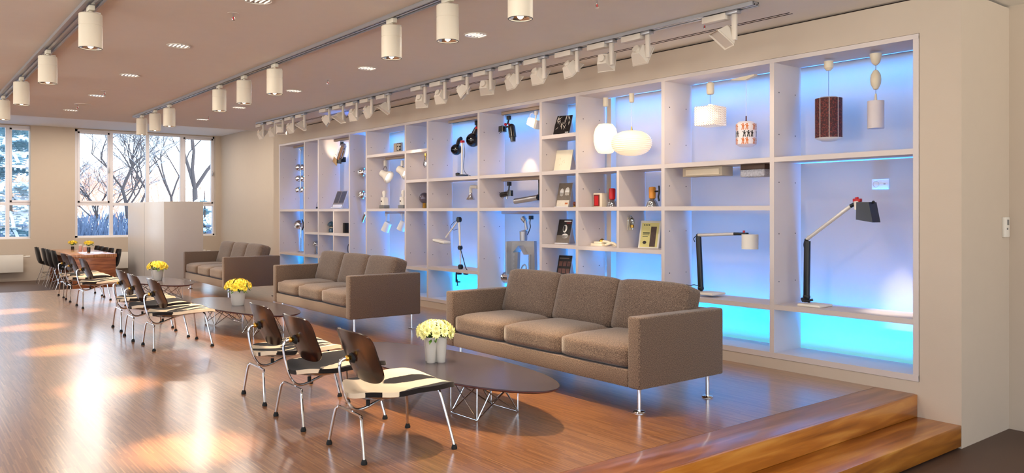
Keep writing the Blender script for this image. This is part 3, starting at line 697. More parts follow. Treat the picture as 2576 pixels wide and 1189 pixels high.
for k, (x, y, h, lb) in enumerate(((3.38, 20.05, .11, 'larger glass jar with a white lid on the dining table'), (3.46, 19.98, .085, 'smaller glass jar with a white lid on the dining table'))):
    o = empty('storage_jar', (x, y, zt_), 0, lb, 'jar')
    MB().lathe([(.036, 0), (.038, .006), (.038, h - .02), (.03, h)], 24).build('jar_body', jarm, o)
    MB().lathe([(.034, h), (.036, h + .004), (.036, h + .026), (.030, h + .03)], 24).build('lid', whitep, o)

# white storage block
wbk = empty('storage_block', (4.54, 17.7, LO), 0, 'tall white storage block standing between the dining table and the far sofa', 'cabinet')
MB().rbox(-.37, .37, -1.5, 1.45, .0, 1.83, .004).build('body', mat('white_block_lacquer', (214, 206, 198), .3, var=.02), wbk)
MB().box(-.3705, -.369, -.004, .004, .02, 1.81).build('door_seam', gapm, wbk)
# radiators
def radiator(x0, x1, label):
    o = empty('radiator', ((x0 + x1) / 2, WY - .17, LO + .2), 0, label, 'radiator'); L = (x1 - x0) / 2
    b = MB(); b.rbox(-L, L, -.05, .05, .02, .43, .008); b.build('panel', whitep, o)
    b = MB()
    for k in range(int(2 * L / .02)): b.box(-L + .01 + k * .02, -L + .016 + k * .02, -.046, .046, .425, .434)
    b.build('grille', greyp, o)
    b = MB()
    for s in (-.8, .8): b.box(L * s - .02, L * s + .02, .03, .16, .05, .4)
    b.build('bracket', alu, o)
    b = MB(); b.cyl((L, 0, .38), (L + .07, 0, .38), .012).cyl((L + .05, 0, .38), (L + .14, 0, .38), .022, .018); b.build('valve', whitep, o)
radiator(-.4, 2.45, 'long flat white radiator under the left window')
radiator(3.6, 6.6, 'flat white radiator behind the dining table and the white block')
# thermostat on the end of the shelf wall
o = empty('thermostat', (6.50, 2.36, 1.19), 0, 'small white room thermostat with a grey display on the wall at the right', 'thermostat')
MB().rbox(-.045, .045, -.022, 0, -.075, .075, .005).build('housing', whitep, o); MB().box(-.004, .028, -.0235, -.021, .015, .055).build('display', greyp, o)
MB().rbox(-.012, .008, -.025, -.021, -.02, -.005, .002).build('button', greyp, o)
# ---------------------------------------------------------------- winter garden outside the windows
GZ = -.9
snow = mat('fresh_snow', (236, 242, 250), .8, var=.03, vscale=2, bump=.4, bscale=4)
bark = mat('grey_bark', (92, 84, 84), .9, var=.3, vscale=20)
barko = mat('bark_painted_sunlit', (228, 166, 134), .9, var=.3, vscale=6)  # orange of the low sun put into the bark colour
needle = mat('blue_green_needles', (116, 150, 160), .8, var=.4, vscale=6)
gs = MB(); rn = random.Random(2)
nx, ny = 40, 30
def gz(x, y): return GZ + .15 * math.sin(x * .7) * math.sin(y * .5) + max(0, y - 34) * .05
vs = [(-30 + 60 * i / nx, 22.3 + 70 * (j / ny) ** 1.5, gz(-30 + 60 * i / nx, 22.3 + 70 * (j / ny) ** 1.5)) for j in range(ny + 1) for i in range(nx + 1)]
gs.add(vs, [(j * (nx + 1) + i, j * (nx + 1) + i + 1, (j + 1) * (nx + 1) + i + 1, (j + 1) * (nx + 1) + i) for j in range(ny) for i in range(nx)])
struct('ground', gs, snow)
hs = MB()   # snowy hill to the right, far off
n = 30; vs = []; fs = []
for j in range(9):
    for i in range(n + 1):
        t = i / n; h = 4.6 * math.exp(-((t - .62) / .25) ** 2) * math.sin(math.pi * j / 8 * .5) + .25 * math.sin(t * 31)
        vs.append((10 + 30 * t, 52 + j * 2.2 - 8 * t, gz(0, 50) + h - .6))
for j in range(8):
    for i in range(n): fs.append((j * (n + 1) + i, j * (n + 1) + i + 1, (j + 1) * (n + 1) + i + 1, (j + 1) * (n + 1) + i))
hs.add(vs, fs); struct('hill', hs, snow)

def bare_tree(h, seed, m, depth=5, trunk=.12, spread=.62, low=.3, snowy=False, narrow=1):
    rn = random.Random(seed); b = MB(); sn = MB()
    def grow(p, d, L, r, k):
        pts = [p]; q = p.copy(); dd = d.copy()
        for s in range(3):
            dd = (dd + Vector((rn.uniform(-.16, .16), rn.uniform(-.16, .16), rn.uniform(-.03, .10)))).normalized(); q = q + dd * L / 3; pts.append(q.copy())
        rr = [r, r * .88, r * .76, r * .62]
        b.tube(pts, r, 6 if k > 2 else 4, rad=rr)
        if snowy and k < 4 and abs(dd.z) < .75: sn.tube([x + Vector((0, 0, r * .8)) for x in pts], r * .7, 4)
        if k == 0: return
        nb = rn.choice((2, 3, 3)) if k > 1 else 3
        for i in range(nb):
            a = rn.uniform(0, 6.28); t = rn.uniform(.4, 1) if i else 1; st = pts[0].lerp(pts[-1], t) if i else pts[-1]
            ax = Vector((math.cos(a), math.sin(a), .15)); nd = (dd * (1 - spread * rn.uniform(.5, 1)) + ax * spread * rn.uniform(.6, 1) * narrow).normalized()
            grow(st, nd, L * rn.uniform(.62, .85), r * (.62 if i else .7), k - 1)
    base = Vector((0, 0, 0)); top = Vector((rn.uniform(-.1, .1), rn.uniform(-.1, .1), h * low)); b.tube([base, top * .5, top], trunk, 8, rad=[trunk * 1.15, trunk, trunk * .9])
    for i in range(3):
        a = i * 2.1 + rn.uniform(-.3, .3); grow(top, Vector((math.cos(a) * .5 * narrow, math.sin(a) * .5 * narrow, 1)).normalized(), h * .26, trunk * .68, depth)
    o = empty('bare_tree'); tag(o, cat='tree')
    b.build('branches', m, o)
    if snowy: sn.build('snow', snow, o)
    return o
def put(o, x, y, z, label, rz=0, s=1, group=None):
    o.location = (x, y, z); o.scale = (s, s, s); o.rotation_euler = (0, 0, rz); tag(o, label, None, group); return o
def wx(px, Y): return onY(px, 500, Y)[0]
put(bare_tree(6.0, 11, bark, 6, .085, .6, .26, True), wx(330, 31), 31, GZ, 'forked bare tree in the middle of the right window, snow in its fork')
put(bare_tree(5.0, 5, bark, 6, .06, .7, .25, True), wx(245, 33), 33, GZ, 'leaning bare tree with snowy bough in the first pane of the right window')
put(bare_tree(9.0, 8, bark, 6, .10, .5, .34, True), wx(496, 30), 30, GZ, 'tall straight bare tree in the rightmost window pane')
put(bare_tree(8.0, 17, bark, 6, .055, .75, .35), wx(432, 34), 34, GZ, 'bare tree with long thin boughs reaching into the third pane from the right edge')
# woods on the horizon
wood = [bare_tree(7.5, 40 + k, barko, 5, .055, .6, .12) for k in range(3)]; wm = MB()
k = 0
for row, (Y, cnt) in enumerate(((46, 12), (52, 11))):
    for i in range(cnt):
        px = -40 + i * 560 / cnt + rn.uniform(-15, 15)
        if px > 380 and row == 0: continue
        me = wood[k % 3].children[0].data; M = Matrix.Translation((wx(px, Y), Y + rn.uniform(-2, 2), gz(0, Y) - .3)) @ Matrix.Rotation(rn.uniform(0, 6), 4, 'Z') @ Matrix.Scale(rn.uniform(.62, .88), 4)
        wm.add([v.co[:] for v in me.vertices], [tuple(p.vertices) for p in me.polygons], M); k += 1
for o in wood:
    for c in list(o.children): bpy.data.objects.remove(c)
    bpy.data.objects.remove(o)
tag(wm.build('distant_woods', barko), 'belt of bare woods on the horizon with low-sun orange painted into the bark', 'woods', kind='stuff')
th = MB()
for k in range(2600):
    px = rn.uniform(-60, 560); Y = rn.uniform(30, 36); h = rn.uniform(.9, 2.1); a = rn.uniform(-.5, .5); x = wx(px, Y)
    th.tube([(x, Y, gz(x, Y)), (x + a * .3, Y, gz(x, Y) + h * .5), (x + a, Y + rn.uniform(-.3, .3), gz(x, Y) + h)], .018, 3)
tag(th.build('thicket', mat('blue_grey_twigs', (122, 138, 164), .9, var=.3)), 'dense blue grey thicket of twigs behind the snowy shrubs', 'thicket', kind='stuff')  # twigs have one blue-grey base colour
def fir(h, r, seed, tiers=16):
    rn = random.Random(seed); g = MB(); sn = MB(); o = empty('fir_tree'); tag(o, cat='tree')
    MB().cyl((0, 0, 0), (0, 0, h), r * .06, .01, 8).build('trunk', bark, o)
    for t in range(tiers):
        z = h * (.06 + .92 * t / tiers); R_ = r * (1 - (z / h) ** 1.2) + .12; nb = 9 if t < tiers * .7 else 6
        for i in range(nb):
            a = rn.uniform(0, 6.28); L = R_ * rn.uniform(.7, 1.1)
            P = [Vector((math.cos(a) * L * s, math.sin(a) * L * s, z - L * .28 * s * s + .04)) for s in (0, .35, .7, 1)]
            side = Vector((-math.sin(a), math.cos(a), 0))
            for s in range(1, 9):
                c = P[0].lerp(P[-1], s / 8.5); c.z = z - L * .28 * (s / 8.5) ** 2; ww_ = L * .34 * (1 - s / 11) + .05
                for sg in (-1, 1):
                    e_ = c + side * sg * ww_ + Vector((math.cos(a), math.sin(a), 0)) * ww_ * .6 + Vector((0, 0, -.10 * ww_ + rn.uniform(-.03, .03)))
                    g.tube([c, (c + e_) / 2 + Vector((0, 0, .02)), e_], .022 + .012 * (1 - s / 9), 4, rad=[.035, .04, .015])
                    if rn.random() < .8: sn.tube([c.lerp(e_, .2) + Vector((0, 0, .035)), c.lerp(e_, .85) + Vector((0, 0, .04))], .035, 4)
            g.tube(P, .03, 5); sn.tube([p + Vector((0, 0, .045)) for p in P[1:]], .045, 5)
    g.build('needles', needle, o); sn.build('snow', snow, o); return o
put(fir(7.5, 2.3, 3), wx(22, 27.5), 27.5, GZ, 'big snow laden fir tree behind the left window')
put(fir(2.9, 1.5, 5, 9), wx(515, 26.5), 26.5, GZ, 'low snow covered fir at the right end of the right window')
put(fir(2.2, 1.3, 6, 7), wx(112, 29.5), 29.5, GZ, 'small snow covered fir low in the left window')
# snow covered shrubs under the windows
def shrub(seed, w_, h):
    rn = random.Random(seed); o = empty('snowy_shrub'); tag(o, cat='shrub', group='snow covered shrubs'); s = MB(); t = MB()
    for k in range(30):
        a = rn.uniform(0, 6.28); r_ = w_ * rn.uniform(0, 1) ** .6; z = h * (1 - (r_ / w_) ** 2 * .6) * rn.uniform(.45, 1)
        s.ball((r_ * math.cos(a), r_ * math.sin(a), z), w_ * rn.uniform(.10, .22), 8, (1, 1, .6)); t.tube([(0, 0, 0), (r_ * .6 * math.cos(a), r_ * .6 * math.sin(a), z * .7), (r_ * 1.1 * math.cos(a), r_ * 1.1 * math.sin(a), z + rn.uniform(-.1, .15))], .012, 4)
    s.build('snow', snow, o); t.build('twigs', bark, o); return o
shb = [shrub(1, 1.0, 1.25), shrub(2, .9, 1.1)]
SL = ['at the left of the near row in the right window', 'in the middle of the near row in the right window', 'outside, mostly behind the white block', 'in the left window near the picture edge', 'at the right side of the left window', 'in the back row of the right window, left one', 'in the back row of the right window, right one']
for k, (px, Y) in enumerate(((222, 25.6), (282, 25.8), (345, 26), (40, 25.2), (104, 25.4), (200, 28.6), (255, 28.8))):
    o = shb[k] if k < 2 else copy_tree(shb[k % 2]); put(o, wx(px, Y), Y, GZ, 'snow covered shrub ' + SL[k], k * 1.3, 1)
# ---------------------------------------------------------------- exhibits on the shelves
class It:
    """a thing in the shelf: local +x runs along the wall to the right, +y into the shelf, +z up"""
    def __init__(s, name, px, py, X, label, cat, group=None, rot=0):
        s.Y, s.z = onX(px, py, X); s.X = X; s.rot = rot
        s.o = empty(name, (X, s.Y, s.z), R(-90 + rot), label, cat, group)
    def P(s, px, py, dx=0):
        """pixel -> local point on the plane X + dx"""
        Y, z = onX(px, py, s.X + dx); return Vector((s.Y - Y, dx, z - s.z))
    def part(s, mb, name, m, parent=None, sharp=35): return mb.build(name, m, parent or s.o, sharp=sharp)
def rail(y0, y1, z, X, label):
    o = empty('shelf_track', (X, (y0 + y1) / 2, z), 0, label, 'track', 'short lamp tracks inside the shelves'); L = (y1 - y0) / 2
    MB().rbox(-.018, .018, -L, L, -.034, -.001, .003).build('rail', mat('taupe_track_paint', (170, 150, 134), .5, var=.02), o)
    MB().box(-.006, .006, -L + .01, L - .01, -.0355, -.033).build('conductor', gapm, o)
XI = 5.98
U = lambda i: (ups[i + 1] + T + .003, ups[i] - T - .12)
rail(ups[1] + .023, ups[0] - .20, 2.538, XI, 'short track with the triple chrome ball lamp, leftmost compartment')
rail(ups[3] + .023, ups[2] - .20, 2.538, XI, 'short track holding the theatre spotlight')
rail(ups[5] + .023, ups[4] - .25, 2.135 - .002, XI, 'short track with the white bowl spotlights')
rail(ups[5] + .023, ups[4] - .25, 1.313, XI, 'short track with the white cylinder spots below the middle shelf')
rail(ups[7] + .023, ups[6] - .22, 2.538, XI, 'short track above the black ball spot')
rail(ups[8] + .023, ups[7] - .22, 2.538, XI, 'short track with the black twin spot and the glowing lamp')
rail(ups[8] + .023, ups[7] - .22, 1.716, XI, 'short track with the small black spot and the tube lamp')
rail(ups[8] + .023, ups[7] - .22, 1.313, XI, 'short track above the pentagon metal frame')
rail(ups[7] + .023, ups[7] + .10, 1.716, XI, 'stub of track above the white elbow reflector lamp')

def ball_cup(it, c, r, m, ang=-20, lit=False, open_=True):
    """hollow ball head, opening tilted toward the viewer side"""
    M = Matrix.Translation(c) @ Matrix.Rotation(R(ang), 4, 'Y') @ Matrix.Rotation(R(90), 4, 'X')
    prof = [(r * math.sin(R(a)), -r * math.cos(R(a))) for a in range(4, 150, 8)]
    prof = [(1e-5, -r)] + prof + [(r * .46, r * .80), (r * .40, r * .55), (r * .2, 0.3 * r), (0, .28 * r)]
    return MB(M).lathe(prof, 26, cap=False)
# column 1: three pairs of chrome balls on a hanging pole
it = It('chrome_ball_rail_lamp', 756, 376, XI, 'hanging pole lamp with three pairs of chrome balls, leftmost compartment', 'lamp')
b = MB(); b.cyl((0, 0, .0), (0, 0, it.P(756, 482).z), .008).lathe([(.03, -.02), (.03, .02)], 16); it.part(b, 'pole', chrome)
for py in (421, 449, 478):
    for px, dx in ((751, -.02), (762, .05)):
        c = it.P(px, py, dx); h = it.part(ball_cup(it, c, .062, chrome, -40), 'ball_shade', chrome)
it = It('chrome_ball_table_lamp', 757, 633, XI, 'chrome ball lamp on a slim pole, bottom of the leftmost compartment', 'lamp')
it.part(MB().lathe([(.075, 0), (.075, .008), (.02, .016), (.008, .02)], 24).cyl((0, 0, .01), (0, 0, it.P(757, 560).z), .006), 'stand', chrome)
it.part(ball_cup(it, it.P(753, 565), .088, chrome, -35), 'ball_shade', chrome)
it.part(MB().tube([it.P(760, 552), it.P(764, 566), it.P(760, 578)], .012, 8, smooth=4), 'yoke', black)
# column 2
it = It('wall_card', 792.5, 546.5, 6.165, 'plain red rectangular card standing up in a small compartment', 'card')
it.part(MB().rbox(-.055, .055, -.01, 0, -.09, .09, .002), 'panel', redp); it.part(MB().box(-.05, .05, -.012, -.0105, -.085, .085), 'front_sheet', mat('red_card', (160, 10, 14), .6))
it.o.location.x = XI + .10
it = It('chrome_eyeball_lamp', 795, 637, XI, 'small chrome ball lamp in the compartment below the red card', 'lamp')
it.part(MB().lathe([(.03, .0), (.03, .01), (.01, .02), (.01, .09)], 20), 'base', chrome); it.part(ball_cup(it, it.P(796, 613), .058, chrome, -30), 'ball_shade', chrome)
it = It('black_clip', 797, 524, XI, 'tiny black clip with a wire loop lying on the middle shelf', 'clip')
it.part(MB().rbox(-.014, .014, -.014, .014, 0, .028, .004), 'body', black); it.part(MB().tube([(0, 0, .028), (-.012, 0, .06), (.004, 0, .10), (.012, 0, .12)], .002, 5, smooth=4), 'wire', black)
# column 3: theatre spotlight, brochure, small compartments
it = It('theatre_spotlight', 860, 359, XI, 'chrome theatre spotlight with barn doors pointing down left', 'spotlight')
it.part(MB().rbox(-.03, .03, -.02, .02, -.05, .01, .004), 'adapter', black)
tp, bt = it.P(864, 366), it.P(854, 398); ax = (bt - tp).normalized()
it.part(MB().tube([it.P(860, 362), it.P(856, 366), it.P(866, 372), it.P(862, 380)], .008, 6, smooth=4), 'yoke', black)
it.part(MB().cyl(tp, bt, .052, .062, 24).cyl(tp - ax * .03, tp, .03, .05, 20), 'housing', chrome)
it.part(MB().cyl(bt - ax * .14 + Vector((.075, 0, .0)), bt + Vector((.075, 0, 0)), .008, n=8).cyl(bt - ax * .14 - Vector((.075, 0, .0)), bt - Vector((.075, 0, 0)), .008, n=8), 'rod', brass)
for k, (dx_, m) in enumerate(((-.095, mat('gold_reflecting_door', (205, 165, 110), .35, .6)), (.05, black))):
    M = Matrix.Translation(bt + ax * .04 + Vector((dx_ + .02, -.03, -.01))) @ Matrix.Rotation(R(28 if k == 0 else 5), 4, 'Y')
    it.part(MB(M).rbox(-.085, .085, -.003, .003, -.05, .05, .002), 'barn_door', m)
it.part(MB(Matrix.Translation(bt + ax * .03)).rbox(-.08, .08, 0, .09, -.04, .045, .004), 'frame', black)
lamp('spot_beam', 'SPOT', onX(842, 392, XI - .1) and (XI, onX(850, 392, XI)[0], onX(850, 392, XI)[1]), 10, WARM, aim=(XE + .05, onX(820, 360, XI)[0], 2.55), spot_size=R(90), spot_blend=.6, shadow_soft_size=.02)

def brochure(px, py, w_, h_, label, cover, art, lean=22, yaw=12, group='brochures on stands'):
    """leaning booklet with a wire and board stand behind, base at px,py"""
    it = It('brochure', px, py, XI - .02, label, 'brochure', group, yaw)
    M = Matrix.Rotation(R(-lean), 4, 'X')
    it.part(MB(M).rbox(-w_ / 2, w_ / 2, 0, .012, 0, h_, .001), 'pages', mat('paper_white', (232, 226, 218), .7))
    c = it.part(MB(M).box(-w_ / 2, w_ / 2, -.0015, 0, 0, h_), 'cover', cover)
    for fn in art: fn(it, M, w_, h_, c)
    st = empty('display_stand', it.o.location, it.o.rotation_euler.z, 'white triangular support behind: ' + label, 'stand', 'white stands behind brochures') if 0 else None
    it.part(MB().prism([(.03, 0), (.16, 0), (math.sin(R(lean)) * h_ * .9 + .016, math.cos(R(lean)) * h_ * .85)], w_ / 2 - .03, w_ / 2 - .02, 'x'), 'stand', cabinet)
    it.part(MB().rbox(-w_ / 2, w_ / 2, -.02, -.002, -.0, .012, .001), 'ledge', mat('clear_acrylic', (220, 220, 226), .1, var=.01))
    return it
def strokes(n, m, seed, zr=(.3, .9), name='printed_strokes', th=.006, ln=.09):
    def f(it, M, w_, h_, c):
        rn = random.Random(seed); b = MB(M)
        for k in range(n):
            x = rn.uniform(-.38, .38) * w_; z = rn.uniform(*zr) * h_; a = rn.uniform(-.7, .7) - x * 4; l = rn.uniform(.4, 1) * ln
            d = Vector((math.sin(a) * l / 2, 0, math.cos(a) * l / 2)); n_ = Vector((d.z, 0, -d.x)).normalized() * rn.uniform(.4, 1) * th
            p = Vector((x, -.0022, z)); b.add([p - d, p + n_, p + d, p - n_], [(0, 1, 2, 3)])
        o = b.build(name, m, c)
    return f
def rects(lst, m, name='printed_shape'):
    def f(it, M, w_, h_, c):
        b = MB(M)
        for x0, x1, z0, z1 in lst: b.box((x0 - .5) * w_, (x1 - .5) * w_, -.0024, -.0015, z0 * h_, z1 * h_)
        b.build(name, m, c)
    return f
def discs(lst, m, name='printed_shape', off=.0024):
    def f(it, M, w_, h_, c):
        b = MB(M)
        for x, z, rx, rz in lst:
            n = 20; b.add([((x - .5) * w_ + rx * w_ * math.cos(2 * math.pi * k / n), -off, z * h_ + rz * h_ * math.sin(2 * math.pi * k / n)) for k in range(n)], [tuple(range(n))])
        b.build(name, m, c)
    return f
def words_(txt, size, x, z, m, name='lettering'):
    def f(it, M, w_, h_, c):
        cu = bpy.data.curves.new(name, 'FONT'); cu.body = txt; cu.size = size; cu.extrude = .0004; cu.align_x = 'LEFT'
        t0 = bpy.data.objects.new(name, cu); me = bpy.data.meshes.new_from_object(t0); bpy.data.objects.remove(t0); t = bpy.data.objects.new(name, me); COL.objects.link(t); t.parent = c; me.materials.clear(); me.materials.append(m)
        t.matrix_local = M @ Matrix.Translation(((x - .5) * w_, -.0026, z * h_)) @ Matrix.Rotation(R(90), 4, 'X')
    return f
dk = mat('print_black', (20, 12, 12), .4); gy = mat('print_grey', (120, 108, 96), .5, var=.2, vscale=30); lt = mat('print_light', (214, 204, 188), .5, var=.15, vscale=60)
orp = mat('print_orange', (225, 110, 20), .5); wh = mat('print_white', (238, 234, 226), .5); rdp = mat('print_red', (170, 30, 25), .5)
brochure(847, 523, .26, .32, 'grey photo booklet leaning beside the theatre spotlight', gy, [rects([(.04, .46, .3, .96), (.52, .96, .3, .96)], mat('print_dark_grey', (66, 62, 62), .5, var=.4, vscale=25)), rects([(.05, .95, .05, .2)], lt)], 24, 15)
it = It('photo_block', 1000, 381, XI + .05, 'small framed black and white picture standing on the top shelf', 'picture')
it.part(MB().rbox(-.12, .105, 0, .03, 0, .13, .002), 'block', mat('picture_border', (176, 160, 140), .6)); it.part(MB().box(-.02, .10, -.0015, 0, .01, .122), 'photo', dk)
b = MB()
for q in ((-.0, .02, .02, .07), (.03, .045, .015, .115), (.06, .085, .04, .06), (.055, .09, .085, .11), (-.01, .02, .09, .11)): b.box(q[0], q[1], -.003, -.0014, q[2], q[3])
it.part(b, 'photo_highlights', lt)
blu = mat('blue_grey_glass', (50, 78, 98), .15, var=.1, spec=.7)
it = It('blue_mushroom_lamp', 834, 586, XI, 'small blue grey mushroom lamp lit from above', 'lamp')
it.part(MB().lathe([(.045, 0), (.048, .02), (.046, .07), (.03, .085)], 24), 'base', blu)
it.part(MB().lathe([(.01, .10), (.07, .13), (.065, .16), (.04, .19), (0, .205)], 24), 'shade', blu); it.part(MB().cyl((0, 0, .08), (0, 0, .12), .02), 'neck', ivory)
it.part(MB().ball((-.03, -.045, .012), .012, 10), 'ball_foot', chrome)
it = It('black_slide_viewer', 869, 586.5, XI, 'black box shaped projector lamp with a white round snout', 'lamp')
it.part(MB().rbox(-.05, .05, -.04, .04, 0, .175, .006), 'body', black); it.part(MB().cyl((-.035, -.04, .12), (-.07, -.09, .118), .034, .024, 24), 'snout', whitep); it.part(MB().cyl((-.07, -.09, .118), (-.074, -.096, .118), .018, n=16), 'lens', black)
it = It('cable_hook', 877, 639, XI, 'thin dark cable loop at the bottom right small compartment', 'cable')
it.o.name = 'cable_loop'; it.part(MB().tube([(0, 0, 0), (-.03, 0, .06), (-.028, 0, .12), (.0, 0, .165)], .006, 8, smooth=5), 'wire', mat('dark_cable', (40, 30, 32), .5)); it.part(MB().rbox(-.02, .02, -.02, .02, 0, .012, .002), 'foot', black)
it = It('ivory_block', 836, 637, XI, 'small ivory box in the low compartment behind the middle sofa', 'box'); it.part(MB().rbox(-.025, .025, -.03, .03, 0, .05, .004), 'body', ivory); it.part(MB().rbox(-.027, .027, -.032, .032, .05, .058, .002), 'lid', whitep)
lamp('shelf_spot', 'SPOT', (5.5, 12.0, 1.28), 4, WARM, aim=(6.1, 12.1, .95), spot_size=R(100), spot_blend=1)
# column 4 chrome bowls on the right hand upright
for k, (px, py, lb) in enumerate(((913, 433, 'upper chrome ball spot fixed to the tall narrow compartment'), (912, 490, 'lower chrome ball spot fixed to the tall narrow compartment'))):
    it = It('chrome_ball_spot', 919, py, XI, lb, 'spotlight', 'chrome ball spots on the upright'); it.part(ball_cup(it, it.P(px, py), .083, chrome, -30), 'ball_shade', chrome)
    it.part(MB().cyl((.0, 0, 0), (it.P(921.5, py).x, 0, 0), .03, n=20), 'wall_plate', whitep)
it = It('chrome_tube_spot', 920, 537, XI, 'short tilted chrome tube spot at the side of the tall narrow compartment', 'spotlight')
it.part(MB().cyl((-.005, 0, .0), it.P(912, 556), .03, n=24), 'tube', chrome); it.part(MB().ball((.0, 0, .0), .028, 12), 'joint', whitep)
# column 5
def bowl_spot(px, py, label):
    it = It('white_bowl_spot', px, 404, XI, label, 'spotlight', 'white bowl spotlights on the short track')
    it.part(MB().rbox(-.025, .025, -.015, .015, -.08, .005, .003), 'adapter', whitep)
    c = it.P(px, py)
    it.part(MB().tube([(0, 0, -.08), (-.055, 0, -.13), c + Vector((-.06, 0, .02))], .007, 6, smooth=3).tube([(0, 0, -.08), (.055, 0, -.13), c + Vector((.06, 0, .02))], .007, 6, smooth=3), 'yoke', chrome)
    M = Matrix.Translation(c) @ Matrix.Rotation(R(-60), 4, 'Y') @ Matrix.Rotation(R(25), 4, 'X')
    h = it.part(MB(M).lathe([(.0, .085), (.05, .08), (.06, .0), (.095, -.06), (.1, -.085), (.085, -.08), (.04, -.02), (0, -.015)], 28, cap=False), 'housing', whitep)
    it.part(MB(M).lathe([(.06, -.04), (0, -.038)], 20, cap=False), 'lens', lens, h)
bowl_spot(969, 440, 'white bowl spotlight hanging left on the short track'); bowl_spot(1012, 430, 'white bowl spotlight half hidden by the upright, right end of the short track')
for px, lb in ((967, 'left of two white box projectors standing on the middle shelf'), (1015, 'right of two white box projectors, half behind the upright')):
    it = It('box_projector', px, 524, XI, lb, 'lamp', 'white box projectors on the middle shelf')
    it.part(MB().rbox(-.075, .075, -.05, .05, 0, .05, .004), 'base', greyp); it.part(MB().rbox(-.05, .03, -.04, .04, .05, .17, .006), 'body', whitep)
    it.part(MB().prism([(.03, .05), (.06, .05), (.05, .13), (.03, .17)], -.035, .035, 'y'), 'side_fin', whitep)
    it.part(MB().lathe([(.02, .17), (.025, .20), (.03, .25), (.02, .27), (0, .272)], 20, Matrix.Translation((-.01, 0, 0))), 'lamp_head', whitep); it.part(MB().tube([(-.04, 0, .17), (-.06, 0, .21), (-.02, 0, .24)], .006, 6, smooth=3), 'bracket', chrome)
    it.part(MB().box(-.04, -.005, -.0415, -.039, .10, .12), 'slot', gapm)
for px, py, lb in ((972, 571, 'white cylinder spot tilted down, hanging under the middle shelf'), (1012, 568, 'white cylinder spot at the right end of the short track, half behind the upright')):
    it = It('white_cylinder_spot', px, 534, XI, lb, 'spotlight', 'white cylinder spots under the middle shelf')
    it.part(MB().rbox(-.02, .02, -.015, .015, -.05, .0, .003).cyl((0, 0, -.05), (0, 0, it.P(px, py).z + .06), .009), 'stem', whitep)
    c = it.P(px, py); d = Vector((-.35, -.25, -.9)).normalized(); it.part(MB().cyl(c - d * .07, c + d * .07, .058, .062, 28).cyl(c - d * .085, c - d * .07, .045, .056, 28), 'housing', whitep)
    it.part(MB().cyl(c + d * .07, c + d * .071, .05, n=24), 'lens', alu)
# column 6 bulbs
it = It('clear_bulb', 1071, 383, XI, 'clear glass bulb hanging in the lit compartment, cut by the upright', 'bulb')
it.part(MB().lathe([(.022, -.0), (.022, -.05), (.016, -.055)], 20), 'socket', brass); it.part(MB().cyl((0, 0, -.05), (0, 0, -.11), .006), 'stem', brass)
it.part(MB().lathe([(.012, -.055), (.016, -.08), (.03, -.13), (.038, -.17), (.03, -.20), (0, -.212)], 24, cap=False), 'glass', clear_glass); it.part(MB().tube([(-.012, 0, -.14), (-.004, 0, -.17), (.004, 0, -.14), (.012, 0, -.17)], .0015, 5), 'filament', lens)
it = It('globe_bulb', 1068, 523.5, XI, 'large smoky globe bulb with a brass base standing upside down', 'bulb')
it.part(MB().lathe([(.026, 0), (.03, .01), (.028, .075), (.034, .085)], 24), 'base', brass)
it.part(MB().ball((0, 0, .145), .078, 26), 'globe', mat('smoky_glass', (92, 84, 100), .08, .3, spec=.8))
lamp('shelf_spot', 'SPOT', (5.45, 9.5, 2.1), 14, WARM, aim=(6.15, 9.5, 1.95), spot_size=R(80), spot_blend=1)
# column 7: black desk lamp, black ball spot, elbow lamp, magnifier lamp
it = It('black_ball_desk_lamp', 1162, 442, XI, 'black desk lamp with a ball head on a white pole', 'lamp')
it.part(MB().lathe([(.085, 0), (.085, .012), (.03, .02)], 28).lathe([(.03, .01), (.03, .04), (.0, .05)], 16, Matrix.Translation((-.10, 0, 0))), 'base', black)
it.part(MB().cyl((0, 0, .01), it.P(1162.5, 358), .013), 'pole', whitep)
hd = it.P(1160, 352); it.part(MB().tube([hd + Vector((0, 0, .02)), it.P(1155, 352), it.P(1151, 364)], .026, 12, smooth=4), 'neck', black); it.part(MB().rbox(-.03, .02, -.02, .02, -.02, .01, .005, 2, Matrix.Translation(it.P(1164, 355))), 'hinge', redp)
it.part(ball_cup(it, it.P(1148, 376), .075, mat('glossy_black', (14, 14, 16), .12, spec=.8), -50), 'ball_shade', MATS['glossy_black'])
it.part(MB().tube([it.P(1167, 360), it.P(1169, 385), it.P(1166, 420), it.P(1172, 436), it.P(1184, 442)], .003, 6, smooth=5), 'cable', black)
gb = MATS['glossy_black']
it = It('black_ball_spot', 1199, 303, XI, 'black ball spot hanging from the track, reflecting two lights', 'spotlight')
it.part(MB().rbox(-.02, .02, -.02, .02, -.06, 0, .003).cyl((0, 0, -.05), (-.0, 0, -.13), .012), 'adapter', black); it.part(MB().ball((0, 0, -.10), .026, 14), 'joint', redp)
it.part(ball_cup(it, it.P(1190, 352), .092, gb, 60), 'ball_shade', gb); it.part(MB().cyl((0, 0, -.1), it.P(1194, 335), .03, .04, 16), 'neck', gb)
it = It('elbow_reflector_lamp', 1202, 471, XI, 'white elbow lamp with a small reflector bulb, side of the compartment', 'lamp')
it.part(MB().tube([(0, 0, 0), it.P(1190, 469), it.P(1184.5, 472), it.P(1184.5, 485)], .022, 14, smooth=4), 'elbow', whitep)
e_ = it.P(1184.5, 485); it.part(MB(Matrix.Translation(e_)).lathe([(.02, 0), (.024, -.02), (.06, -.085), (.058, -.09)], 24, cap=False), 'reflector_bulb', chrome); it.part(MB(Matrix.Translation(e_)).lathe([(0, -.086), (.057, -.087)], 24, cap=False), 'lens', clear_glass)
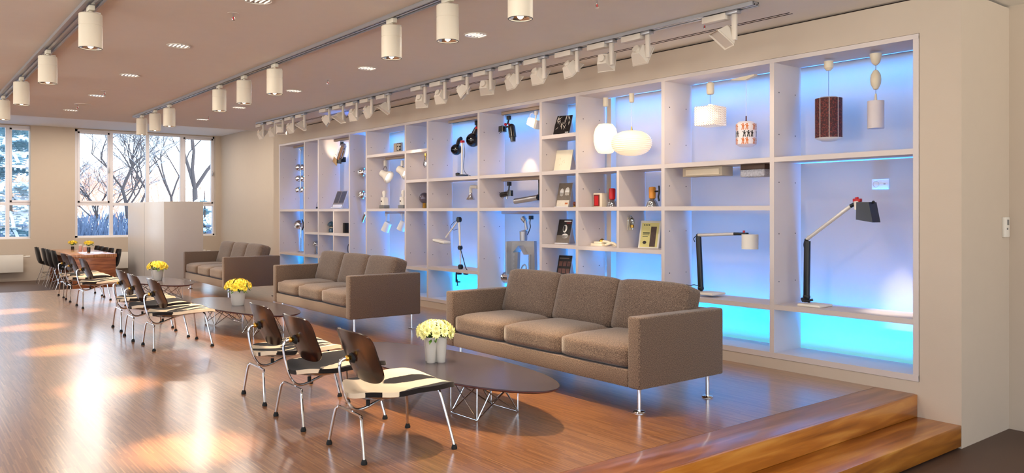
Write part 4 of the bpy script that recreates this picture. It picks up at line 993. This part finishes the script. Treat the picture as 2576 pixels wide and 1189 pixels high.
it = It('magnifier_arm_lamp', 1177, 689, XI - .04, 'white panel lamp on a folding arm clamped to the shelf edge', 'lamp')
p0, p1, p2, p3 = it.P(1177, 689), it.P(1176, 622), it.P(1173, 552), it.P(1140, 596)
it.part(MB().cyl(p1, p2, .014).cyl(p0 + Vector((0, 0, .03)), p1, .008), 'upright_arm', whitep); it.part(MB().cyl(p2, p3, .010), 'upper_arm', whitep)
for q, r_ in ((p2, .036), (p1, .028), (p0 + Vector((0, 0, .10)), .032)): it.part(MB().cyl(q + Vector((0, -.02, 0)), q + Vector((0, .02, 0)), r_, n=20), 'joint', black)
it.part(MB().rbox(-.14, .14, -.06, .06, -.018, .018, .012, 3, Matrix.Translation(it.P(1129, 606)) @ Matrix.Rotation(R(6), 4, 'Y')), 'lamp_head', whitep)
it.part(MB().rbox(-.125, .125, -.05, .05, -.022, -.016, .003, 1, Matrix.Translation(it.P(1129, 606)) @ Matrix.Rotation(R(6), 4, 'Y')), 'diffuser', greyp)
it.part(MB().tube([p2 + Vector((-.03, 0, 0)), it.P(1156, 562), it.P(1152, 572), it.P(1160, 578), it.P(1174, 574)], .003, 6, smooth=5).tube([p1, it.P(1184, 650), it.P(1190, 672), it.P(1196, 680)], .006, 6, smooth=5), 'cable', black)
it.part(MB().rbox(-.03, .03, -.05, .0, .0, .03, .004).rbox(-.03, -.018, -.06, -.04, -.09, .03, .003).rbox(-.03, .03, -.06, -.02, -.10, -.085, .003).cyl((0, -.05, -.14), (0, -.05, -.06), .006).cyl((-.02, -.05, -.14), (.02, -.05, -.14), .004), 'clamp', black)
it.part(MB().rbox(.03, .10, .02, .06, .0, .05, .008), 'transformer', black)
it.o.location.x = XB + .07 - .02
# column 8
it = It('black_twin_spot', 1280, 292, XI, 'black twin barrel spot with red joint hanging above a lit patch', 'spotlight')
it.part(MB().rbox(-.025, .025, -.018, .018, -.045, .005, .003).cyl((0, 0, -.04), it.P(1277, 312), .011), 'adapter', black)
it.part(MB().ball(it.P(1272, 313), .02, 12).ball(it.P(1281, 313), .016, 12), 'joint', redp)
it.part(MB().cyl(it.P(1264, 318), it.P(1264, 332), .05, .052, 22), 'driver_housing', gb)
it.part(MB().cyl(it.P(1287, 320), it.P(1290, 345), .045, .045, 24).cyl(it.P(1290, 345), it.P(1291, 356), .036, .03, 24).ball(it.P(1287, 320), .045, 18), 'spot_barrel', gb)
it.part(MB().rbox(-.09, .01, -.01, .01, -.01, .01, .003, 1, Matrix.Translation(it.P(1284, 318))), 'bridge', gb); it.part(MB().tube([it.P(1270, 315), it.P(1256, 319), it.P(1255, 330), it.P(1262, 334)], .003, 6, smooth=4), 'cable', black)
lamp('spot_beam', 'SPOT', (XI, onX(1291, 360, XI)[0], onX(1291, 360, XI)[1]), 14, (1, .8, .55), aim=(XW, onX(1288, 420, XI)[0], 1.72), spot_size=R(55), spot_blend=.7, shadow_soft_size=.01)
glow = mat('glowing_lamp_glass', (255, 230, 180), .3, emit=(255, 214, 150), estr=4)
it = It('glowing_track_lamp', 1349, 280, XI, 'bright glowing lamp with a wire hoop at the right end of the track', 'lamp')
it.part(MB().rbox(-.02, .02, -.015, .015, -.04, .005, .003).cyl((0, 0, -.03), it.P(1347, 302), .01), 'adapter', whitep); it.part(MB().tube([it.P(1333, 300), it.P(1334, 288), it.P(1340, 284), it.P(1344, 290)], .004, 6, smooth=4), 'hoop', whitep)
it.part(MB(Matrix.Translation(it.P(1341, 309)) @ Matrix.Rotation(R(22), 4, 'Y')).rbox(-.075, .075, -.04, .04, -.045, .045, .016, 3), 'glass_shade', glow); it.part(MB(Matrix.Translation(it.P(1353, 314)) @ Matrix.Rotation(R(22), 4, 'Y')).rbox(-.02, .02, -.042, .042, -.05, .05, .004), 'end_cap', whitep)
it = It('small_black_spot', 1281, 458, XI, 'small black adjustable spot with red dot under the shelf', 'spotlight')
it.part(MB().rbox(-.025, .025, -.018, .018, -.045, .005, .003).cyl((0, 0, -.04), it.P(1280, 478), .009), 'adapter', black); it.part(MB().ball(it.P(1283, 481), .016, 10), 'joint', redp)
it.part(MB().cyl(it.P(1284, 478), it.P(1283, 492), .034, .04, 20).cyl(it.P(1262, 490), it.P(1284, 486), .034, .03, 20), 'housing', gb); it.part(MB().cyl(it.P(1276, 492), it.P(1275, 500), .01).cyl(it.P(1266, 492), it.P(1263, 498), .01), 'pins', steel)
it = It('tube_lamp', 1357, 496, XI, 'long brushed metal tube lamp lying horizontally under the shelf', 'lamp')
it.part(MB().cyl((-.01, 0, 0), it.P(1296, 506), .034, n=26), 'tube', steel); it.part(MB().cyl((-.02, 0, 0), (.0, 0, 0), .037, n=24).rbox(-.012, .0, -.01, .01, 0, .22, .002), 'holder', redp if 0 else gb)
it = It('pentagon_frame_lamp', 1318, 539, XI, 'large perforated metal frame lamp shaped like a house hanging from the track', 'lamp')
it.part(MB().rbox(-.025, .025, -.018, .018, -.04, .005, .003, 2, Matrix.Translation(it.P(1336, 543))).tube([it.P(1335, 546), it.P(1333, 560), it.P(1334, 572), it.P(1327, 590)], .006, 6, smooth=4), 'cable', black)
it.part(MB().cyl(it.P(1316, 548), it.P(1322, 556), .036, .03, 16).cyl(it.P(1321, 552), it.P(1325, 578), .018).cyl(it.P(1325, 576), it.P(1316, 582), .014).lathe([(.045, 0), (.05, .11), (.04, .12)], 20, Matrix.Translation(it.P(1317, 605))), 'swivel', alu)
b = MB(); fr = [it.P(x, y) for x, y in ((1288, 606), (1347, 606), (1349, 690), (1336, 690), (1334, 640), (1320, 617), (1306, 634), (1304, 690), (1290, 690))]
b.prism([(p.x, p.z) for p in fr], -.02, .02, 'y'); it.part(b, 'plate', alu, sharp=20)
b = MB(); q = [it.P(x, y) for x, y in ((1334, 640), (1320, 617), (1306, 634))]
for i in range(2): b.add([q[i] + Vector((0, -.10, 0)), q[i + 1] + Vector((0, -.10, 0)), q[i + 1] + Vector((0, .02, 0)), q[i] + Vector((0, .02, 0))], [(0, 1, 2, 3)])
b.rbox(-.012, .004, -.10, .02, it.P(1289, 690).z, it.P(1289, 606).z, .002, 1, Matrix.Translation((it.P(1289, 606).x, 0, 0))).rbox(-.004, .012, -.02, .02, it.P(1347, 690).z, it.P(1347, 640).z, .002, 1, Matrix.Translation((it.P(1338, 690).x, -.03, 0)))
for k in range(5): b.cyl((it.P(1297, 640).x, -.021, it.P(1297, 640 + k * 11).z), (it.P(1297, 640).x, -.0225, it.P(1297, 640 + k * 11).z), .016, n=14)
it.part(b, 'flanges', steel); it.part(MB().tube([it.P(x, y) for x, y in ((1312, 676), (1318, 665), (1324, 672), (1320, 684))], .009, 8, smooth=5, closed=True), 'cable_ring', alu)
it = It('chrome_floodlight', 1281, 716, XI, 'round chrome floodlight low behind the big sofa', 'spotlight')
c = it.P(1279, 698); it.part(MB().cyl(c + Vector((-.05, 0, 0)), c + Vector((.04, .0, 0)), .06, .055, 26).cyl(c + Vector((-.065, 0, 0)), c + Vector((-.05, 0, 0)), .07, .07, 26), 'housing', chrome); it.part(MB().cyl(c + Vector((-.09, 0, 0)), c + Vector((-.065, 0, 0)), .012), 'pin', steel)
it.part(MB().cyl((0, 0, -.30), c, .008), 'stem', steel); it.part(MB().lathe([(.08, -.012), (.08, 0), (.02, .006)], 24, Matrix.Translation((0, 0, .135 - it.z + .012))), 'foot', steel)
# column 9 brochures
def xb(l): return l
brochure(1411, 340, .21, .245, 'black booklet with pale brush strokes, topmost of the brochure column', dk, [strokes(22, lt, 3, (.35, .92)), rects([(.72, .92, .12, .155)], wh, 'small_logo')], 20, 18)
brochure(1413, 430.5, .235, .25, 'cream white booklet shining bright, second in the brochure column', mat('print_cream', (236, 226, 202), .5), [strokes(9, mat('print_beige', (198, 172, 128), .5), 8, (.3, .6), th=.003, ln=.03)], 14, 10)
brochure(1414, 522, .18, .29, 'grey booklet showing two pale lamps and an orange square, third in the column', gy, [rects([(.05, .95, .02, .3)], lt, 'pale_band'), discs([(.30, .62, .14, .16), (.70, .66, .16, .17)], wh), rects([(.18, .42, .48, .60), (.56, .86, .50, .62)], lt), rects([(.66, .88, .13, .20)], orp, 'orange_square')], 16, 14)
brochure(1414, 613, .18, .285, 'black booklet with a round pale sculpture photo, fourth in the column', dk, [rects([(.42, .95, .90, .95)], wh, 'title_bar'), rects([(.6, .95, .84, .87)], rdp, 'red_bar'), rects([(.0, 1, .02, .35)], gy, 'grey_band'), discs([(.55, .62, .16, .16), (.62, .32, .24, .10)], wh), discs([(.50, .63, .09, .12)], dk, 'dark_disc', .003)], 16, 14)
brochure(1414, 702, .18, .275, 'dark booklet with a grid of small brown interior photos, lowest in the column', dk, [rects([(.10 + .3 * i, .34 + .3 * i, .55 + .0 * j - .30 * j, .75 - .30 * j) for i in range(3) for j in range(2)], mat('print_brown', (110, 70, 60), .5, var=.6, vscale=30), 'photo_grid'), rects([(.08, .8, .86, .90)], gy, 'title_bar')], 16, 14)
it = It('small_brown_knob', 1446, 522, XI, 'tiny reddish brown knob beside the grey booklet', 'knob'); it.part(MB().lathe([(.016, 0), (.018, .02), (.01, .03)], 16), 'stem', brass); it.part(MB().ball((0, 0, .045), .024, 14), 'knob_ball', mat('brown_bakelite', (110, 50, 34), .3))
# column 10 pendants
opal = mat('opal_glass_lit', (255, 240, 215), .35, emit=(255, 232, 196), estr=.95)
def cord(it, top, bot, m=whitep, r=.0022): it.part(MB().cyl(top, bot, r, n=6), 'cord', m)
it = It('oval_globe_pendant', 1523.5, 246, XI, 'glowing tall oval opal glass pendant, left of the pair', 'pendant lamp')
it.part(MB().lathe([(.028, 0), (.028, -.085), (.02, -.092), (0, -.093)], 24), 'canopy', ivory); zt = it.P(1523.5, 312).z; cord(it, (0, 0, -.09), (0, 0, zt))
it.part(MB(Matrix.Translation((0, 0, it.P(1523.5, 347).z))).lathe([(.03, .152), (.075, .145), (.11, .10), (.127, .03), (.126, -.04), (.11, -.11), (.08, -.155), (.05, -.165), (0, -.167)], 36), 'globe', opal, sharp=60)
it = It('ribbed_disc_pendant', 1589, 235, XI - .05, 'glowing wide ribbed opal pendant shaped like a beehive, right of the pair', 'pendant lamp')
it.part(MB().lathe([(.026, 0), (.026, -.085), (.018, -.092), (0, -.093)], 24), 'canopy', ivory); zc = it.P(1589, 360).z; cord(it, (0, 0, -.09), (0, 0, zc + .16)); it.part(MB().lathe([(.004, zc + .17), (.012, zc + .12)], 14), 'cone_cap', brass)
pr = []
for k in range(41):
    a = math.pi * k / 40; r_ = .205 * math.sin(a) ** .8; z_ = .128 * math.cos(a); pr.append((max(.0001, r_ + (.004 if k % 2 else -.004) * (k > 12)), zc + z_))
it.part(MB().lathe(pr[::-1], 44, cap=False), 'shade', mat('opal_plastic_lit', (255, 236, 206), .4, emit=(255, 226, 188), estr=.5), sharp=60)
it = It('boxed_red_lamp', 1511, 521, XI, 'small open cream box with a red bulb inside', 'box')
it.part(MB().rbox(-.065, .065, -.045, .045, 0, .15, .003), 'box_body', ivory); it.part(MB().box(-.058, .03, -.0465, -.0445, .01, .135), 'window', mat('dark_red_window', (110, 16, 10), .4)); it.part(MB().box(-.045, .01, -.0475, -.046, .02, .12), 'red_insert', redp)
def refl_lamp(px, py, label, m, extra):
    it = It('reflector_lamp', px, py, XI, label, 'lamp')
    it.part(MB().lathe([(.065, 0.0), (.066, .006), (.045, .055), (.022, .085)], 30), 'reflector_bulb', mat('silvered_glass', (170, 172, 178), .08, .9))
    it.part(MB().lathe([(.022, .08), (.034, .09), (.036, .19), (.03, .20), (0, .203)], 24), 'socket', m); it.part(MB().ball((0, -.035, .045), .014, 12), 'painted_glint', lens)  # small glowing ball stands in for a glint on the bulb
    if extra: it.part(MB().tube([(.036, 0, .155), (.09, 0, .155)], .009, 8).tube([(.09, 0, .06), (.078, 0, .10), (.09, 0, .155), (.085, 0, .21)], .009, 8, smooth=3), 'clamp', black)
refl_lamp(1540, 521.5, 'reflector lamp with a bright red socket standing next to the cream box', redp, False)
refl_lamp(1641, 520.5, 'reflector lamp with an amber socket and black clamp', mat('amber_plastic', (200, 130, 40), .35), True)
it = It('vintage_lamp_parts', 1513, 620, XI, 'low ivory vintage gadget with coiled cord, brightly lit', 'gadget')
it.part(MB().rbox(-.12, .06, -.05, .05, 0, .035, .008).rbox(-.08, .04, -.04, .04, .034, .055, .006), 'body', ivory); it.part(MB().lathe([(.03, .055), (.03, .07), (.012, .085)], 20, Matrix.Translation((.01, 0, 0))), 'dial', brass)
it.part(MB().tube([(.06, 0, .02), (.12, -.02, .03), (.16, .0, .045), (.20, .02, .02), (.15, .03, .015), (.09, .01, .05), (.04, -.02, .06)], .014, 8, smooth=6), 'coiled_cord', ivory); it.part(MB().tube([(-.12, 0, .02), (-.17, -.01, .045), (-.15, 0, .06)], .004, 6, smooth=3), 'wire', ivory)
lamp('shelf_spot', 'SPOT', (5.5, 5.9, 1.25), 9, WARM, aim=(6.1, 5.95, .95), spot_size=R(75), spot_blend=1)
it = It('wall_sconce', 1570, 560, 5.9, 'tiny brass and glass sconce fixed to the divider', 'wall lamp')
it.o.location = (5.93, 5.605, it.z)
it.part(MB().rbox(.0, .012, -.035, .035, -.075, .055, .004), 'back_plate', ivory); it.part(MB().cyl((.01, 0, -.03), (.03, 0, -.03), .008).lathe([(.018, -.03), (.02, 0)], 16, Matrix.Translation((.035, 0, -.02))), 'arm', brass); it.part(MB().lathe([(.016, -.02), (.026, .0), (.024, .035), (.012, .05), (0, .053)], 20, Matrix.Translation((.035, 0, 0))), 'glass', clear_glass)
it.part(MB().tube([(.014, -.032, -.07), (.016, -.034, .03), (.016, 0, .075), (.016, .034, .03), (.014, .032, -.07)], .004, 6, smooth=4), 'arch_rim', chrome)
it = It('framed_poster', 1630, 624, XI, 'white framed poster of a lamp on yellow paper leaning in the low right compartment', 'poster', rot=14)
M = Matrix.Rotation(R(-14), 4, 'X'); W2, H2 = .115, .285
it.part(MB(M).rbox(-W2, W2, 0, .018, 0, H2, .003), 'frame', whitep); c = it.part(MB(M).box(-W2 + .018, W2 - .018, -.001, 0, .012, H2 - .022), 'sheet', mat('yellow_paper', (216, 204, 132), .6, var=.05))
rects([(.55, .85, .06, .84)], mat('print_brown_lamp', (74, 52, 44), .5, var=.4, vscale=30), 'lamp_photo')(it, M, 2 * W2 - .02, H2 - .02, c); rects([(.14, .5, .56, .62), (.14, .5, .50, .53), (.14, .42, .44, .47)], mat('print_green_text', (96, 96, 60), .6), 'text_lines')(it, M, 2 * W2 - .02, H2 - .02, c); discs([(.28, .22, .10, .06)], mat('print_black', (20, 12, 12)), 'round_seal')(it, M, 2 * W2 - .02, H2 - .02, c)
rects([(.15 + .09 * i, .20 + .09 * i, .87, .93) for i in range(4)], MATS['print_green_text'], 'headline')(it, M, 2 * W2 - .02, H2 - .02, c)
it.part(MB().prism([(.03, 0), (.17, 0), (.07, .25)], .09, .10, 'x'), 'stand', cabinet)
# column 11 pendants, box lights, desk lamp
def crystal(name):
    m = bpy.data.materials.new(name); m.use_nodes = True; L = m.node_tree.links; b = m.node_tree.nodes['Principled BSDF']
    mp = mapping(m, (1, 1, 1)); v = N(m, 'ShaderNodeTexChecker'); v.inputs['Scale'].default_value = 95; L.new(mp.outputs[0], v.inputs[0])
    rp = ramp(m, [(.3, (.5, .38, .30, 1)), (.7, (1, .92, .84, 1))]); L.new(v.outputs['Fac'], rp.inputs[0]); L.new(rp.outputs[0], b.inputs['Base Color'])
    b.inputs['Roughness'].default_value = .1; b.inputs['Transmission Weight'].default_value = .25; b.inputs['Emission Color'].default_value = (1, .8, .62, 1); L.new(rp.outputs[0], b.inputs['Emission Color']); b.inputs['Emission Strength'].default_value = .3
    return m
it = It('crystal_cube_pendant', 1787, 206, XI, 'glowing pressed glass cube pendant', 'pendant lamp')
it.part(MB().lathe([(.012, .0), (.032, -.012), (.036, -.03), (.036, -.10), (.028, -.115), (0, -.118)], 24), 'canopy', ivory); zt = it.P(1787, 262).z; cord(it, (0, 0, -.11), (0, 0, zt), clear_glass, .005)
it.part(MB().lathe([(.018, zt), (.026, zt - .02), (.026, zt - .05)], 20), 'socket', opal)
z0, z1 = it.P(1787, 317).z, it.P(1787, 269).z; b = MB(Matrix.Rotation(R(8), 4, 'Z')); s_ = .105; n_ = 12
def cell(b, o_, ux, uz, nrm):
    for i in range(n_):
        for j in range(9):
            a0 = o_ + ux * (i / n_) + uz * (j / 9); a1 = a0 + ux / n_; a2 = a1 + uz / 9; a3 = a0 + uz / 9; c = (a0 + a2) / 2 + nrm * .006
            b.add([a0, a1, a2, a3, c], [(0, 1, 4), (1, 2, 4), (2, 3, 4), (3, 0, 4)])
for k in range(4):
    Rk = Matrix.Rotation(R(90 * k), 4, 'Z'); cell(b, Rk @ Vector((-s_, -s_, z0)), Rk @ Vector((2 * s_, 0, 0)), Vector((0, 0, z1 - z0)), Rk @ Vector((0, -1, 0)))
b.box(-s_, s_, -s_, s_, z1 - .003, z1).box(-s_, s_, -s_, s_, z0, z0 + .002); it.part(b, 'glass_cube', crystal('pressed_glass_lit'), sharp=5)
it.part(MB().ball((0, -.0, (z0 + z1) / 2), .05, 20), 'bulb', mat('pendant_bulb_lit', (255, 240, 220), .3, emit=(255, 236, 205), estr=3))
lamp('pendant_glow', 'POINT', (XI - .13, it.Y, it.z + (z0 + z1) / 2), 3.0, WARM, shadow_soft_size=.05)
it = It('patterned_cylinder_pendant', 1877, 192, XI, 'white cylinder pendant printed with rows of small orange and black figures', 'pendant lamp')
it.part(MB().prism([(-.17, .0), (.12, .0), (.12, -.012), (.0, -.035), (-.17, -.012)], -.02, .02, 'y', Matrix.Rotation(R(-12), 4, 'Z')), 'canopy', ivory); z1 = it.P(1877, 306).z; z0 = it.P(1877, 369).z; cord(it, (0, 0, -.03), (0, 0, z1 + .05)); it.part(MB().cyl((0, 0, z1), (0, 0, z1 + .05), .006).ball((0, 0, z1 + .006), .009, 10), 'cord_grip', mat('brown_grip', (90, 30, 26), .5))
rr = .088; bo = MB().lathe([(.055, z0), (rr, z0 + .022), (rr, z1 - .020), (.062, z1), (0, z1 + .001)], 40); bk = bo
def fig(b, a0, zc, s):
    def pt(u, v): a = a0 + u / rr; return ((rr + .0012) * math.sin(a), -(rr + .0012) * math.cos(a), zc + v)
    for pl in ([(-.25, .45), (0, .6), (.25, .45), (.2, .9), (-.2, .9)], [(-.2, .5), (.2, .5), (.3, -.2), (-.3, -.2)], [(-.2, .4), (-.55, .75), (-.65, .6), (-.25, .2)], [(.2, .4), (.6, .1), (.5, -.02), (.2, .2)], [(-.3, -.2), (-.5, -1), (-.25, -1), (-.02, -.3)], [(.3, -.2), (.35, -1), (.12, -1), (.02, -.3)]):
        b.add([pt(x * s, y * s) for x, y in pl], [tuple(range(len(pl)))])
zs = [z0 + (z1 - z0) * t for t in (.22, .5, .78)]
for a in range(-180, 180, 22):
    bo.cur = 1
    if (a // 22) % 3 != 2: fig(bo, R(a), zs[0], .03); fig(bo, R(a), zs[2], .03)
    bo.cur = 2
    if (a // 22) % 4 != 3: fig(bk, R(a + 8), zs[1], .03)
it.part(bo, 'shade', [mat('opal_white_shade', (232, 222, 222), .4, emit=(255, 240, 235), estr=.05), mat('print_figure_orange', (205, 110, 45), .6), dk])
for k, (px, w_, lb, m) in enumerate(((1785, .40, 'long shallow ceiling box lamp with a cream diffuser under the shelf', mat('cream_diffuser', (226, 210, 184), .5)), (1907, .25, 'ceiling lamp with a textured ice glass diffuser, next to the box lamp', mat('ice_glass', (190, 190, 200), .15, var=.5, vscale=60, bump=1, bscale=90)))):
    it = It('shelf_ceiling_lamp', px, 420, XI - .02, lb, 'ceiling lamp'); it.o.location.z = 1.717
    if k == 0:
        it.part(MB().rbox(-w_ / 2 - .05, w_ / 2, -.08, .08, -.085, -.001, .004), 'housing', alu if 0 else mat('beige_metal', (186, 172, 152), .5)); it.part(MB().rbox(-w_ / 2 - .01, w_ / 2 - .03, -.088, .06, -.075, -.02, .004), 'diffuser', m)
    else:
        it.part(MB().rbox(-w_ / 2, w_ / 2 - .005, -.08, .08, -.045, -.001, .003), 'housing', mat('dark_bronze', (92, 72, 60), .5, .3)); it.part(MB().rbox(-w_ / 2, w_ / 2 - .005, -.085, .08, -.11, -.046, .008, 3), 'diffuser', m)
lamp('shelf_spot', 'SPOT', (5.9, onX(1910, 440, XI)[0], 1.60), 1.6, WARM, aim=(6.26, onX(1905, 440, XI)[0], 1.35), spot_size=R(110), spot_blend=1)
def arm_lamp(nm, label, base, pole0, pole1, arm1, headf):
    it = It(nm, base[0], base[1], XI - .04, label, 'desk lamp')
    it.part(MB().rbox(-.10, .10, -.10, .10, 0, .022, .008, 3), 'base', whitep)
    a, b_ = it.P(*pole0), it.P(*pole1); a.z = max(a.z, .02)
    it.part(MB().cyl(a + Vector((0, 0, .04)), b_, .026, n=24).cyl(a + Vector((0, 0, -.0)), a + Vector((0, 0, .05)), .016), 'pole', black)
    c = it.P(*arm1); it.part(MB().cyl(b_ + Vector((-.01, 0, .01)), c, .015, n=16), 'arm', mat('silver_paint', (212, 206, 200), .35, .25)); it.part(MB().ball(b_ + Vector((-.008, 0, .008)), .018, 12).ball(a + Vector((0, 0, .03)), .03, 12), 'joint', black)
    headf(it, c); return it
def h1(it, c):
    it.part(MB().rbox(-.02, .12, -.018, .018, -.012, .014, .005, 2, Matrix.Translation(c)), 'hinge', black); it.part(MB().cyl(c + Vector((.08, 0, .012)), c + Vector((.08, 0, .032)), .010), 'switch', redp)
    p, q_ = it.P(1863, 589), it.P(1911, 627)
    it.part(MB(Matrix.Translation(((p.x + q_.x) / 2, 0, q_.z))).lathe([(.072, 0), (.072, p.z - q_.z), (.07, p.z - q_.z + .002), (0, p.z - q_.z + .004)], 36).lathe([(.069, .002), (.069, .05), (0, .052)], 30, cap=False), 'shade', whitep)
it = arm_lamp('jointed_desk_lamp', 'desk lamp with a black pole, level silver arm and white drum shade', (1786, 740), (1763, 733), (1757, 594), (1852, 588), h1)
it.part(MB().tube([it.P(1750, 594), it.P(1745, 600), it.P(1748, 608)], .004, 6, smooth=4).tube([it.P(1764, 722), it.P(1748, 716), it.P(1738, 717), it.P(1726, 716)], .004, 6, smooth=4), 'cable', black)
def h2(it, c):
    it.part(MB().tube([c, it.P(2146, 515), it.P(2160, 506)], .016, 10, smooth=4), 'elbow', black); it.part(MB().cyl(it.P(2156, 506), it.P(2158, 527), .026, .024, 20), 'socket', whitep); it.part(MB().cyl(it.P(2155, 496), it.P(2156, 502), .014, .016, 14).rbox(-.03, .03, -.02, .02, -.014, .012, .005, 2, Matrix.Translation(it.P(2157, 503))), 'switch', redp)
    P4 = [it.P(2164, 508), it.P(2195, 508), it.P(2205, 559), it.P(2163, 552)]
    it.part(MB().prism([(p.x, p.z) for p in P4], -.06, .06, 'y'), 'shade', mat('navy_black_shade', (18, 20, 34), .3)); it.part(MB().ball(it.P(2197, 508), .012, 10), 'knob', black)
it = arm_lamp('jointed_desk_lamp', 'tall desk lamp with a raised silver arm and dark square shade, rightmost compartment', (2050, 770), (2029, 755), (2031, 606), (2140, 518), h2)
it.part(MB().tube([it.P(2024, 606), it.P(2022, 616), it.P(2025, 628)], .004, 6, smooth=4), 'cable', black)
it.part(MB().tube([(-.13, .03, .03), (-.10, .01, .05), (-.07, .03, .03), (-.10, .05, .045), (-.13, .02, .05), (-.09, 0, .035), (-.03, .02, .05)], .010, 8, smooth=5), 'cable', black)
# column 12
it = It('brown_drum_pendant', 2084.5, 154, XI, 'dark brown patterned drum pendant with white vertical strips', 'pendant lamp')
z1, z0 = it.P(2085, 247).z, it.P(2085, 348).z; it.part(MB().lathe([(.036, .0), (.036, -.055), (.018, -.075), (0, -.078)], 26), 'canopy', ivory); cord(it, (0, 0, -.07), (0, 0, z1 + .01), greyp)
def weave(name):
    m = bpy.data.materials.new(name); m.use_nodes = True; L = m.node_tree.links; b = m.node_tree.nodes['Principled BSDF']
    mp = mapping(m, (1, 1, 1)); v = N(m, 'ShaderNodeTexVoronoi'); v.inputs['Scale'].default_value = 75; L.new(mp.outputs[0], v.inputs[0])
    rp = ramp(m, [(.25, rgb(112, 44, 38)), (.6, rgb(62, 22, 26))]); L.new(v.outputs[0], rp.inputs[0]); L.new(rp.outputs[0], b.inputs['Base Color']); b.inputs['Roughness'].default_value = .7; return m
rd = .105; it.part(MB().lathe([(rd, z0 + .004), (rd, z1 - .004)], 48), 'shade', weave('brown_weave'))
it.part(MB().lathe([(.055, z0 - .022), (rd - .01, z0 - .004), (rd, z0 + .005)], 48).lathe([(rd, z1 - .005), (.06, z1 + .010), (0, z1 + .012)], 48), 'end_cap', whitep)
b = MB()
for k in range(9): a = R(-90 + 2 + k * 40); b.box(-.002, .002, -.001, .002, z0, z1, Matrix.Rotation(a, 4, 'Z') @ Matrix.Translation((0, -rd, 0)))
it.part(b, 'white_strips', whitep)
it = It('rise_and_fall_pendant', 2203, 135, XI, 'white pendant with cup canopy, egg counterweight and small cylinder shade', 'pendant lamp')
z = lambda y: it.P(2203, y).z
it.part(MB().lathe([(.044, 0), (.042, z(142)), (.03, z(158)), (.012, z(164)), (0, z(165))], 28), 'canopy', ivory); cord(it, (0, 0, z(164)), (0, 0, z(175)), greyp); cord(it, (0, 0, z(225)), (0, 0, z(240)), greyp)
it.part(MB().lathe([(0, z(226)), (.018, z(224)), (.036, z(212)), (.040, z(200)), (.036, z(188)), (.018, z(177)), (0, z(175))][::1], 28, cap=False), 'counterweight', ivory)
it.part(MB().lathe([(.06, z(323)), (.0605, z(254)), (.0, z(253))], 40), 'shade', mat('frosted_plastic', (214, 204, 206), .5)); it.part(MB().cyl((0, 0, z(254)), (0, 0, z(236)), .010, .007, 14), 'neck', ivory)
it = It('socket_plate', 2216, 463, XW, 'white double socket and switch plate on the blue back wall', 'socket')
it.part(MB().rbox(-.07, .07, -.012, -.001, -.04, .04, .004), 'plate', whitep); it.part(MB(Matrix.Translation((-.033, -.012, 0)) @ Matrix.Rotation(R(90), 4, 'X')).lathe([(.026, 0), (.026, .003), (.022, .0), (.020, -.006), (0, -.006)], 28, cap=False), 'socket_ring', cabinet)
it.part(MB().rbox(.015, .055, -.014, -.011, -.022, .022, .002), 'switch', whitep); it.part(MB().box(.028, .045, -.0146, -.0138, -.003, .003), 'mark', black)
lamp('wash_beam', 'SPOT', (5.05, 3.9, 2.55), 480, (1, .9, .8), aim=(6.26, 2.80, .30), spot_size=R(15), spot_blend=.8, shadow_soft_size=.03)
